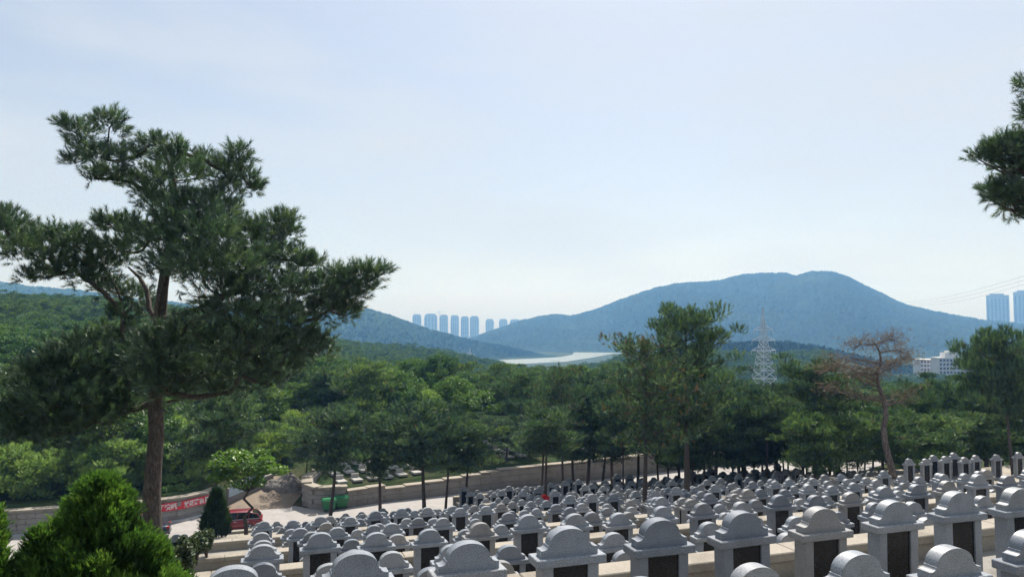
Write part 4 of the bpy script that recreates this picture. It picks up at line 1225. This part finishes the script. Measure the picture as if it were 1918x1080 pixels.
# ------------------------------------------------------------------ pylons and wires
def pylon(px, ytop, Y, H, wb, label, thick=.16, mast=.3):
    p = at(px, ytop, Y)
    ro = empty('pylon', (p.x, Y, p.z-H), rad(24))
    leg = MB(); br = MB()
    def hw(z):
        f = z/H
        return wb/2*(1-f/.62*.74) if f < .62 else wb/2*.26*(1-(f-.62)/.38*.92)
    lv = [0, .12, .22, .31, .39, .46, .52, .57, .62, .68, .74, .80, .88, 1.0]
    for i in range(len(lv)-1):
        z0, z1 = lv[i]*H, lv[i+1]*H; a, c = hw(z0), hw(z1)
        cs0 = [(-a,-a),(a,-a),(a,a),(-a,a)]; cs1 = [(-c,-c),(c,-c),(c,c),(-c,c)]
        for q in range(4):
            leg.tube([(*cs0[q], z0), (*cs1[q], z1)], thick, 4, cap=False, smooth=False)
            q2 = (q+1) % 4
            br.tube([(*cs0[q], z0), (*cs1[q2], z1)], thick*.62, 4, cap=False, smooth=False)
            br.tube([(*cs0[q2], z0), (*cs1[q], z1)], thick*.62, 4, cap=False, smooth=False)
            br.tube([(*cs1[q], z1), (*cs1[q2], z1)], thick*.5, 4, cap=False, smooth=False)
    leg.build('leg_frame', M['steel'], ro); br.build('lattice_bracing', M['steel'], ro)
    for f, L in ((.755, 5.6), (.64, 6.6), (.53, 7.0)):
        z = f*H
        for s in (-1, 1):
            ar = MB(); a = hw(z)
            for yy in (-a, a):
                ar.tube([(s*a, yy, z), (s*L, 0, z+.1)], thick*.7, 4, cap=False, smooth=False)
            ar.tube([(s*a*.8, 0, z+2.4), (s*L, 0, z+.1)], thick*.7, 4, cap=False, smooth=False)
            for q in (.33, .66):
                ar.tube([(s*(a+(L-a)*q), 0, z), (s*(a+(L-a)*(q-.1)), 0, z+2.4*(1-q))], thick*.5, 4, cap=False, smooth=False)
            ar.tube([(s*L, 0, z+.1), (s*L, 0, z-1.7)], thick*.8, 5)
            ar.build('cross_arm', M['steel'], ro)
    tag(ro, label, 'pylon')
pylon(1429, 577, 330, 40, 10.0, 'tall silver lattice pylon before the blue hill', .165)
pylon(880, 652, 800, 30, 8.5, 'small faint lattice pylon at the foot of the left hill', .36)
M['wire'] = simple('wire_grey', (.22, .23, .25), .6, .1, 1)
def wire(p0, p1, sag, rr, label, group):
    pts = []
    p0, p1 = Vector(p0), Vector(p1)
    for i in range(17):
        t = i/16; p = p0.lerp(p1, t); p.z -= sag*4*t*(1-t); pts.append(p)
    mb = MB(); mb.tube(pts, rr, 4, cap=False)
    tag(mb.build('power_line', M['wire']), label, 'cable', group)
wire(at(1690, 566, 1500), at(2150, 440, 420), 9, .16, 'upper faint power line crossing the sky at right', 'power lines')
wire(at(1705, 569, 1500), at(2150, 448, 415), 9, .14, 'second faint power line just under the upper one', 'power lines')
wire(at(1720, 572, 1500), at(2150, 456, 410), 9, .14, 'lowest faint power line above the slab towers', 'power lines')
wire(at(1434, 656, 330), at(1760, 700, 520), 5, .08, 'upper cable running right from the lattice pylon', 'pylon cables')
wire(at(1434, 664, 330), at(1760, 706, 520), 5, .08, 'lower cable running right from the lattice pylon', 'pylon cables')

# ------------------------------------------------------------------ road walls made of blocks
blk = MB(); blk.bbox(-.5, .5, -.5, .5, -.5, .5, .03); BLK = blk.mesh('stone_block', M['wallstone'])
def block_wall(name, pl, zb, tops, label, bw=1.15, bh=.45, thick=.5, limit=300):
    """polyline wall of coursed stone blocks; tops: wall height per polyline vertex; blocks face away from the ground behind"""
    ro = empty(name, (pl[0][0], pl[0][1], zb))
    core = MB(); vs = []; fs = []
    inn = offset(pl, .18); bk = offset(pl, .95)
    for i in range(len(pl)):
        h = tops[i]
        vs += [(inn[i][0]-pl[0][0], inn[i][1]-pl[0][1], -.4), (inn[i][0]-pl[0][0], inn[i][1]-pl[0][1], h-.13), (bk[i][0]-pl[0][0], bk[i][1]-pl[0][1], h-.13), (bk[i][0]-pl[0][0], bk[i][1]-pl[0][1], -.4)]
        if i:
            b_ = 4*(i-1)
            for q in range(4): fs.append((b_+q, b_+4+q, b_+4+(q+1) % 4, b_+(q+1) % 4))
    core.add(vs, fs); core.build('wall_core', M['wallstone'], ro)
    # arc length
    d = [0]
    for i in range(1, len(pl)): d.append(d[-1] + math.dist(pl[i-1], pl[i]))
    def pos(s):
        i = max(1, min(len(pl)-1, int(np.searchsorted(d, s))))
        q = (s-d[i-1])/max(1e-6, d[i]-d[i-1])
        a, c = pl[i-1], pl[i]
        return (a[0]+(c[0]-a[0])*q, a[1]+(c[1]-a[1])*q, math.atan2(c[1]-a[1], c[0]-a[0]), tops[i-1]+(tops[i]-tops[i-1])*q)
    cnt = 0; row = 0; z = 0.0; hmax = max(tops)
    while z < hmax-.14:
        s = -(row % 2)*bw*.5
        while s < d[-1]:
            L = min(s+bw, d[-1]) - max(s, 0)
            sm = max(s, 0)+L/2
            x, y, a, h = pos(sm)
            hh = min(bh, h-.12-z)
            if L > .15 and hh > .1 and cnt < limit:
                nx_, ny_ = -math.sin(a), math.cos(a)
                o = link('stone_block', BLK, ro, (x+nx_*.13-pl[0][0]+nx_*random.uniform(-.018, .018), y+ny_*.13-pl[0][1]+ny_*random.uniform(-.018, .018), z+hh/2), a)
                o.scale = (L-.025, .30, hh-.022); cnt += 1
            s += bw
        z += bh; row += 1
    # coping stones
    s = 0
    while s < d[-1]-.1:
        L = min(2.0, d[-1]-s); x, y, a, h = pos(s+L/2)
        o = link('coping_stone', COP, ro, (x-math.sin(a)*.35-pl[0][0], y+math.cos(a)*.35-pl[0][1], h-.06), a)
        o.scale = (L+.01, .95, .13); s += L
    tag(ro, label, 'wall')
    return pos
cop = MB(); cop.bbox(-.5, .5, -.5, .5, -.5, .5, .04); COP = cop.mesh('coping_stone', M['coping'])
posL = block_wall('stone_wall', W_LEFT[1:], ROADZ, [2.0]*5 + [1.95, 1.9], 'curved grey block wall carrying the red banner', 1.3, .42)
posR = block_wall('stone_wall', W_RIGHT[:6], ROADZ, [2.3, 2.3, 2.15, 2.05, 2.0, 1.95], 'rounded stone wall corner left of the green bins', 1.0, .42)
block_wall('stone_wall', W_RIGHT[5:7], ROADZ, [1.5, 1.6], 'straight stone wall behind the green bins', 1.0, .5)
block_wall('stone_wall', W_RIGHT[6:], ROADZ, [1.2, 1.6, 2.0, 2.1, 2.1, 2.1, 2.1], 'long low stone wall along the far side of the road', 2.2, .62, limit=200)
# kerb before the banner wall
kp = offset(W_LEFT[1:], -.55)
mb = MB()
for i in range(1, len(kp)):
    a, c = kp[i-1], kp[i]; w0, w1 = W_LEFT[1:][i-1], W_LEFT[1:][i]
    mb.add([(a[0],a[1],ROADZ-.1),(c[0],c[1],ROADZ-.1),(w1[0],w1[1],ROADZ-.1),(w0[0],w0[1],ROADZ-.1),(a[0],a[1],ROADZ+.14),(c[0],c[1],ROADZ+.14),(w1[0],w1[1],ROADZ+.14),(w0[0],w0[1],ROADZ+.14)], [(4,5,6,7),(0,1,5,4),(1,2,6,5),(3,0,4,7)])
tag(mb.build('kerb', M['kerb']), 'pale concrete kerb at the foot of the banner wall', None, None, 'structure')

# banner with white lettering
M['banner'] = simple('banner_red', (.62, .045, .065), .7, .12, 2)
M['letter'] = simple('letter_white', (.80, .74, .74), .7, .05, 4)
def banner():
    dl = [0]
    pl = W_LEFT[1:]
    for i in range(1, len(pl)): dl.append(dl[-1] + math.dist(pl[i-1], pl[i]))
    # banner runs to just before the wall end
    s1 = dl[-1]-2.0; s0 = s1-6.6
    x0, y0, a0, h0 = posL(s0)
    ro = empty('banner', (x0, y0, ROADZ))
    mb = MB(); N = 40; vs = []; fs = []
    def bp(s, z, off):
        x, y, _, h = posL(s)
        a1 = posL(min(s+.6, dl[-1]-.01)); a2 = posL(max(s-.6, .01)); a = math.atan2(a1[1]-a2[1], a1[0]-a2[0])
        return (x + math.sin(a)*off - x0, y - math.cos(a)*off - y0, z), a
    for i in range(N+1):
        s = s0 + (s1-s0)*i/N
        w_ = .012*math.sin(i*2.1)
        for z, o_ in ((.98, .07+w_), (1.66, .07+w_), (1.66, .05+w_), (.98, .05+w_)): vs.append(bp(s, z, o_)[0])
        if i:
            b_ = 4*(i-1)
            for q in range(4): fs.append((b_+q, b_+4+q, b_+4+(q+1) % 4, b_+(q+1) % 4))
    mb.add(vs, fs); mb.build('cloth', M['banner'], ro)
    txt = BANNER_TEXT
    n = len(txt)
    for i, ch in enumerate(txt):
        if ch == ' ': continue
        s = s0 + (s1-s0)*(i+.55)/(n+.1)
        (x, y, z), a = bp(s, 1.12, .085)
        me = LETTER_MESH[ch]
        if not me.materials: me.materials.append(M['letter'])
        o = bpy.data.objects.new('letter', me); col.objects.link(o); o.parent = ro
        o.location = (x, y, z); o.rotation_euler = (math.pi/2, 0, a)
    tag(ro, 'red cloth banner with white characters on the curved stone wall', 'banner')
banner()

# pale blue painted notice wall beyond the red car
M['mural'] = None
m, nt, b = mat_new('painted_notice')
tc = nt.nodes.new('ShaderNodeTexCoord'); vo = nt.nodes.new('ShaderNodeTexVoronoi'); vo.inputs['Scale'].default_value = 5.5
nt.links.new(tc.outputs['Object'], vo.inputs['Vector'])
r = ramp(nt, vo.outputs['Distance'], [(.14, (.05,.07,.10)), (.22, (.46,.58,.68))])
nt.links.new(r.outputs['Color'], b.inputs['Base Color']); b.inputs['Roughness'].default_value = .7
M['mural'] = m
p0, p1 = Vector((-26.5, 69.6, 0)), Vector((-23.9, 74.6, 0))
a = math.atan2(p1.y-p0.y, p1.x-p0.x); Lm = (p1-p0).length
ro = empty('notice_wall', (p0.x, p0.y, ROADZ), a)
mb = MB(); mb.add([(0,-.15,-.3),(Lm,-.15,-.3),(Lm,.15,-.3),(0,.15,-.3),(0,-.15,1.5),(Lm,-.15,1.9),(Lm,.15,1.9),(0,.15,1.5)], [(0,3,2,1),(4,5,6,7),(0,1,5,4),(1,2,6,5),(2,3,7,6),(3,0,4,7)]); mb.build('wall_body', M['wallstone'], ro)
mb = MB(); mb.add([(.1,-.20,.7),(Lm-1.2,-.20,1.3),(Lm-1.2,-.16,1.3),(.1,-.16,.7),(.1,-.20,2.1),(Lm-1.2,-.20,2.2),(Lm-1.2,-.16,2.2),(.1,-.16,2.1)], [(0,3,2,1),(4,5,6,7),(0,1,5,4),(1,2,6,5),(2,3,7,6),(3,0,4,7)]); mb.build('notice_panel', M['mural'], ro)
tag(ro, 'pale blue painted notice board wall behind the red car', 'wall')

mound(538, 920, 74.0, 2.3, 1.15, 'grey heap of rubble and soil on the dirt track', 'rubble_heap', M['rubble'], 'heap', 3)
mound(512, 930, 71.5, 1.3, .45, 'smaller heap of earth in front of the rubble heap', 'earth_heap', M['dirt'], 'heap', 4)
# ------------------------------------------------------------------ flat graves beyond the road wall
pv_ = [(-16.2, 69.4), (-12.2, 71.6), (-5.4, 75.1), (-.7, 77.4), (10.5, 82.5), (23.7, 89.8), (19.5, 98.5), (4.5, 91.5), (-6, 86), (-11.5, 83), (-19, 79.5), (-19.2, 71.5)]
mb = MB(); sv = []; sf = []
mb.add([(x, y, gz(x, y)+.06) for x, y in pv_], [tuple(range(len(pv_)))])
tag(mb.build('grave_paving', M['pavb']), 'sandy paving of the grave field beyond the road', None, None, 'structure')
for (sx0, sx1, nr_) in ((-14.5, -8.5, 5), (-4.0, 3.5, 4), (5.5, 20, 4)):
    pass
gcount = 0
slabm = MB(); slabm.bbox(-.45, .45, -.7, .7, 0, .22, .03); slabm.bbox(-.38, .38, .45, .62, .22, .62, .03); SLB = slabm.mesh('grave_slab', M['plot'])
for r_ in range(3):
    for c_ in range(30):
        s_ = c_*1.55
        base = Vector((-15.6, 70.4)); dr_ = Vector((.86, .50)); nr2 = Vector((-.50, .86))
        p = base + dr_*s_ + nr2*(1.6 + r_*2.4)
        if 8.5 < s_ < 17.5 or 31 < s_ < 36: continue
        u = p.x/p.y
        o = link('flat_grave', SLB, None, (p.x, p.y, gz(p.x, p.y)), math.atan2(dr_.y, dr_.x)+random.uniform(-.02, .02))
        tag(o, '%s flat grave slab from the left in the %s row beyond the road wall' % (ordinal(c_+1), ordinal(r_+1)), 'grave', 'flat graves beyond the road')
        gcount += 1

# ------------------------------------------------------------------ vehicles and bins
def carpaint(name, c):
    m, nt, b = mat_new(name)
    n = noise(nt, 3, 3)
    r = ramp(nt, n.outputs['Fac'], [(.3, tuple(x*.9 for x in c)), (.7, c)])
    nt.links.new(r.outputs['Color'], b.inputs['Base Color'])
    b.inputs['Roughness'].default_value = .28; b.inputs['Coat Weight'].default_value = .6; b.inputs['Coat Roughness'].default_value = .05
    return m
M['car_red'] = carpaint('car_red', (.20, .008, .018)); M['car_blue'] = carpaint('car_navy', (.012, .016, .035))
M['car_glass'] = simple('car_glass', (.012, .014, .016), .08, .1, 3)
M['tyre'] = simple('tyre_rubber', (.015, .015, .016), .85, .2, 12)
M['rim'] = simple('rim_alloy', (.55, .56, .58), .3, .1, 8, .7)
M['chrome'] = simple('bright_trim', (.62, .63, .65), .25, .05, 8, .6)
M['lamp_red'] = simple('tail_lamp', (.35, .01, .012), .2, .1, 8)
M['lamp_clear'] = simple('head_lamp', (.6, .62, .65), .15, .1, 8)
M['trim'] = simple('dark_trim', (.02, .02, .022), .6, .1, 8)
def car(loc, rz, paint, label, suv=True):
    """front towards -X; local origin on the road under the centre"""
    ro = empty('parked_car', loc, rz)
    Lc = 2.36; W = .93
    rf = 1.57 if suv else 1.42
    belt = 1.02 if suv else .92
    lo = .30
    # lower body: stations along x with half width and top height
    if suv: st = [(-2.36,.62,.55,.72),(-2.30,.78,.42,.80),(-2.0,.88,.34,.93),(-1.4,.925,.30,1.00),(-.9,.93,.28,1.03),(0,.93,.28,1.03),(1.0,.93,.28,1.05),(1.7,.92,.30,1.07),(2.15,.88,.36,1.07),(2.32,.80,.45,1.00),(2.38,.70,.52,.92)]
    else: st = [(-2.36,.62,.50,.66),(-2.28,.78,.36,.74),(-1.9,.87,.28,.84),(-1.2,.90,.26,.92),(-.6,.90,.25,.95),(.4,.90,.25,.95),(1.3,.90,.27,.98),(1.8,.89,.30,1.00),(2.2,.85,.38,.99),(2.36,.76,.46,.93),(2.40,.66,.52,.88)]
    def ring(x, w, z0, z1):
        return [(x, -w*.92, z0), (x, -w, z0+.12), (x, -w, z0+(z1-z0)*.62), (x, -w*.95, z1-.05), (x, -w*.82, z1), (x, 0, z1+.02), (x, w*.82, z1), (x, w*.95, z1-.05), (x, w, z0+(z1-z0)*.62), (x, w, z0+.12), (x, w*.92, z0)]
    def loft(st_, mi=0):
        vs, fs = [], []
        for s in st_: vs += ring(*s)
        k = 11
        for i in range(len(st_)-1):
            for q in range(k):
                q2 = (q+1) % k
                fs.append((i*k+q, i*k+q2, i*k+k+q2, i*k+k+q))
        fs.append(tuple(range(k-1, -1, -1))); fs.append(tuple(range((len(st_)-1)*k, len(st_)*k)))
        return vs, fs
    mb = MB(); v, f = loft(st); mb.add(v, f, 0, True); mb.build('body', paint, ro)
    # cabin: glass volume with painted roof
    if suv: cb_ = [(-1.22, belt, .80), (-.35, rf-.02, .66), (.1, rf, .67), (1.25, rf-.03, .65), (1.95, rf-.20, .60), (2.24, belt+.02, .74)]
    else: cb_ = [(-1.05, belt, .76), (-.25, rf-.02, .60), (.15, rf, .61), (.75, rf-.03, .60), (1.25, rf-.18, .57), (1.75, belt+.03, .68)]
    lo_ = [(x, -w_, z) for x, z, w_ in cb_]
    poly = [(x, z) for x, z, w_ in cb_]
    gl = MB(); vs = []
    for x, z, w_ in cb_:
        q = (z-belt)/(rf-belt)
        vs += [(x, -(.85-.19*q), z), (x, (.85-.19*q), z)]
    n_ = len(cb_); fs = []
    for i in range(n_-1): fs.append((2*i, 2*i+2, 2*i+3, 2*i+1))
    fs.append(tuple(2*i for i in range(n_-1, -1, -1))); fs.append(tuple(2*i+1 for i in range(n_)))
    gl.add(vs, fs); gl.build('windows', M['car_glass'], ro)
    rfm = MB(); top = [c for c in cb_ if c[1] > rf-.1]
    xs_ = [c[0] for c in top]
    rv = [(xs_[0]-.05, rf-.035), (xs_[0]+.3, rf+.012), (xs_[-1], rf-.01), (xs_[-1]+.35, rf-.10)]
    rvs = []; rfs = []
    for x, z in rv: rvs += [(x, -.67, z-.05), (x, -.58, z+.02), (x, .58, z+.02), (x, .67, z-.05)]
    for i in range(3):
        for q in range(3): rfs.append((4*i+q, 4*i+4+q, 4*i+5+q, 4*i+1+q))
    rfm.add(rvs, rfs, 0, True)
    rfm.build('roof', paint, ro)
    for s in (-1, 1):
        mb = MB()
        for x0_, x1_ in (((-1.20, -.38), (.42, .52), (1.28, 1.40)) if suv else ((-1.02, -.30), (.38, .46))):
            if x1_-x0_ > .5: mb.tube([(x0_, s*.86, belt+.02), (x1_, s*.675, rf-.03)], .035, 5)
            else: mb.tube([(x0_, s*.865, belt+.0), (x1_, s*.675, rf-.05)], .032, 5)
        xe = cb_[-1][0]; mb.tube([(xe, s*.84, belt+.03), (cb_[-2][0], s*.70, cb_[-2][1]+.01), (cb_[-3][0], s*.67, cb_[-3][1]+.01)], .05, 5)
        mb.build('pillar', paint, ro)
        mb = MB(); mb.tube([(-1.2, s*.872, belt+.015), (.4, s*.882, belt+.03), (cb_[-1][0]-.05, s*.875, belt+.05)], .016, 5); mb.build('belt_trim', M['chrome'], ro)
        mb = MB(); mb.bbox(-1.02, -.84, min(s*.93, s*1.10), max(s*.93, s*1.10), belt+.02, belt+.17, .03); mb.build('mirror', paint, ro)
        mb = MB(); mb.bbox(2.20, 2.37, min(s*.58, s*.84), max(s*.58, s*.84), .80, .98, .02); mb.build('tail_light', M['lamp_red'], ro)
        mb = MB(); mb.bbox(-2.34, -2.12, min(s*.52, s*.80), max(s*.52, s*.80), .64, .77, .02); mb.build('headlight', M['lamp_clear'], ro)
        mb = MB(); mb.box(-1.0, .95, min(s*.925, s*.945), max(s*.925, s*.945), .26, .36); mb.build('sill', M['trim'], ro)
        for hx in (.2, 1.15):
            mb = MB(); mb.bbox(hx, hx+.2, min(s*.93, s*.955), max(s*.93, s*.955), .86, .90, .008); mb.build('door_handle', M['chrome'], ro)
        for wx in (-1.42, 1.40):
            R = .36 if suv else .32
            w = MB(); w.tube([(0, -.11, 0), (0, -.09, 0), (0, .09, 0), (0, .11, 0)], [R-.04, R, R, R-.04], 22)
            wo = w.build('wheel', M['tyre'], ro, (wx, s*.83, R))
            rm = MB()
            yo = s*.112
            rm.tube([(0, yo-.004, 0), (0, yo+.004, 0)], R*.16, 10)
            for q in range(5):
                an = q*2*math.pi/5
                d_ = Vector((math.cos(an), 0, math.sin(an)))
                rm.tube([(d_*.03)+Vector((0, yo, 0)), d_*R*.66+Vector((0, yo, 0))], .036, 5)
            ringp = [(math.cos(t_)*R*.68, yo, math.sin(t_)*R*.68) for t_ in np.linspace(0, 2*math.pi, 21)]
            rm.tube(ringp, .022, 5, cap=False)
            rm.build('rim', M['rim'], wo)
    mb = MB(); mb.box(2.375, 2.40, -.26, .26, .60, .74); mb.build('number_plate', M['lamp_clear'], ro)
    mb = MB(); mb.bbox(2.28, 2.42, -.74, .74, .34, .52, .03); mb.build('rear_bumper', M['trim'], ro)
    tag(ro, label, 'car')
pc = at(437, 985, 60.8)
car((xat(441, 61.0), 61.0, ROADZ+.003), rad(17), M['car_red'], 'dark red estate car parked behind the cypress cone and small tree')
car((xat(266, 58.6), 58.6, ROADZ+.003), rad(20), M['car_blue'], 'dark blue saloon car mostly hidden behind the big pine trunk', False)

M['bin'] = simple('bin_green', (.012, .16, .055), .45, .15, 4)
M['bin_lid'] = simple('bin_green_lid', (.015, .20, .07), .4, .15, 4)
def bin_(px, Y, label):
    x = xat(px, Y)
    ro = empty('wheelie_bin', (x, Y, ROADZ), rad(26))
    def tp(mb, z0, z1, w0, d0, w1, d1):
        mb.add([(-w0,-d0,z0),(w0,-d0,z0),(w0,d0,z0),(-w0,d0,z0),(-w1,-d1,z1),(w1,-d1,z1),(w1,d1,z1),(-w1,d1,z1)], [(0,3,2,1),(4,5,6,7),(0,1,5,4),(1,2,6,5),(2,3,7,6),(3,0,4,7)])
    mb = MB(); tp(mb, .18, .98, .44, .32, .60, .43); mb.build('tub', M['bin'], ro)
    mb = MB(); tp(mb, .985, 1.05, .64, .47, .64, .47); mb.build('rim', M['bin'], ro)
    mb = MB(); tp(mb, 1.052, 1.16, .62, .45, .54, .36); mb.build('lid', M['bin_lid'], ro)
    for q in (-.3, 0, .3):
        mb = MB(); mb.add([(q-.03,-.345,.25),(q+.03,-.345,.25),(q+.03,-.325,.25),(q-.03,-.325,.25),(q-.035,-.445,.95),(q+.035,-.445,.95),(q+.035,-.42,.95),(q-.035,-.42,.95)], [(0,3,2,1),(4,5,6,7),(0,1,5,4),(1,2,6,5),(2,3,7,6),(3,0,4,7)]); mb.build('rib', M['bin'], ro)
    mb = MB(); mb.tube([(-.5, -.52, .98), (.5, -.52, .98)], .02, 6); mb.build('handle', M['bin_lid'], ro)
    for sx in (-.36, .36):
        for sy in (-.26, .26):
            mb = MB(); mb.tube([(sx-.03, sy, .10), (sx+.03, sy, .10)], .10, 12); mb.build('wheel', M['tyre'], ro)
    tag(ro, label, 'bin', 'green wheeled bins')
bin_(620, 67.4, 'left green wheeled bin against the rounded stone wall')
bin_(643, 68.4, 'right green wheeled bin against the straight stone wall')

# manhole cover on the road
mb = MB(); mp = at(585, 955, 66.0); mb.tube([(0, 0, 0), (0, 0, .012)], .42, 20)
tag(mb.build('manhole_cover', M['trim'], None, (mp.x, 66.0, ROADZ+.004)), 'dark round manhole cover on the pale road', 'cover')

# ------------------------------------------------------------------ haze
mb = MB(); mb.box(-4500, 4500, -300, 4420, -66, 230)
hz = mb.build('haze', [])
hm = bpy.data.materials.new('haze_air'); hm.use_nodes = True
hn = hm.node_tree; hn.nodes.clear()
ho = hn.nodes.new('ShaderNodeOutputMaterial'); pv = hn.nodes.new('ShaderNodeVolumePrincipled')
pv.inputs['Color'].default_value = (.18, .46, 1.0, 1)
pv.inputs['Absorption Color'].default_value = (1, 1, 1, 1)
pv.inputs['Density'].default_value = .00032
pv.inputs['Anisotropy'].default_value = .25
hn.links.new(pv.outputs['Volume'], ho.inputs['Volume'])
hz.data.materials.append(hm)
tag(hz, 'pale blue summer haze filling the valley air', None, None, 'stuff')
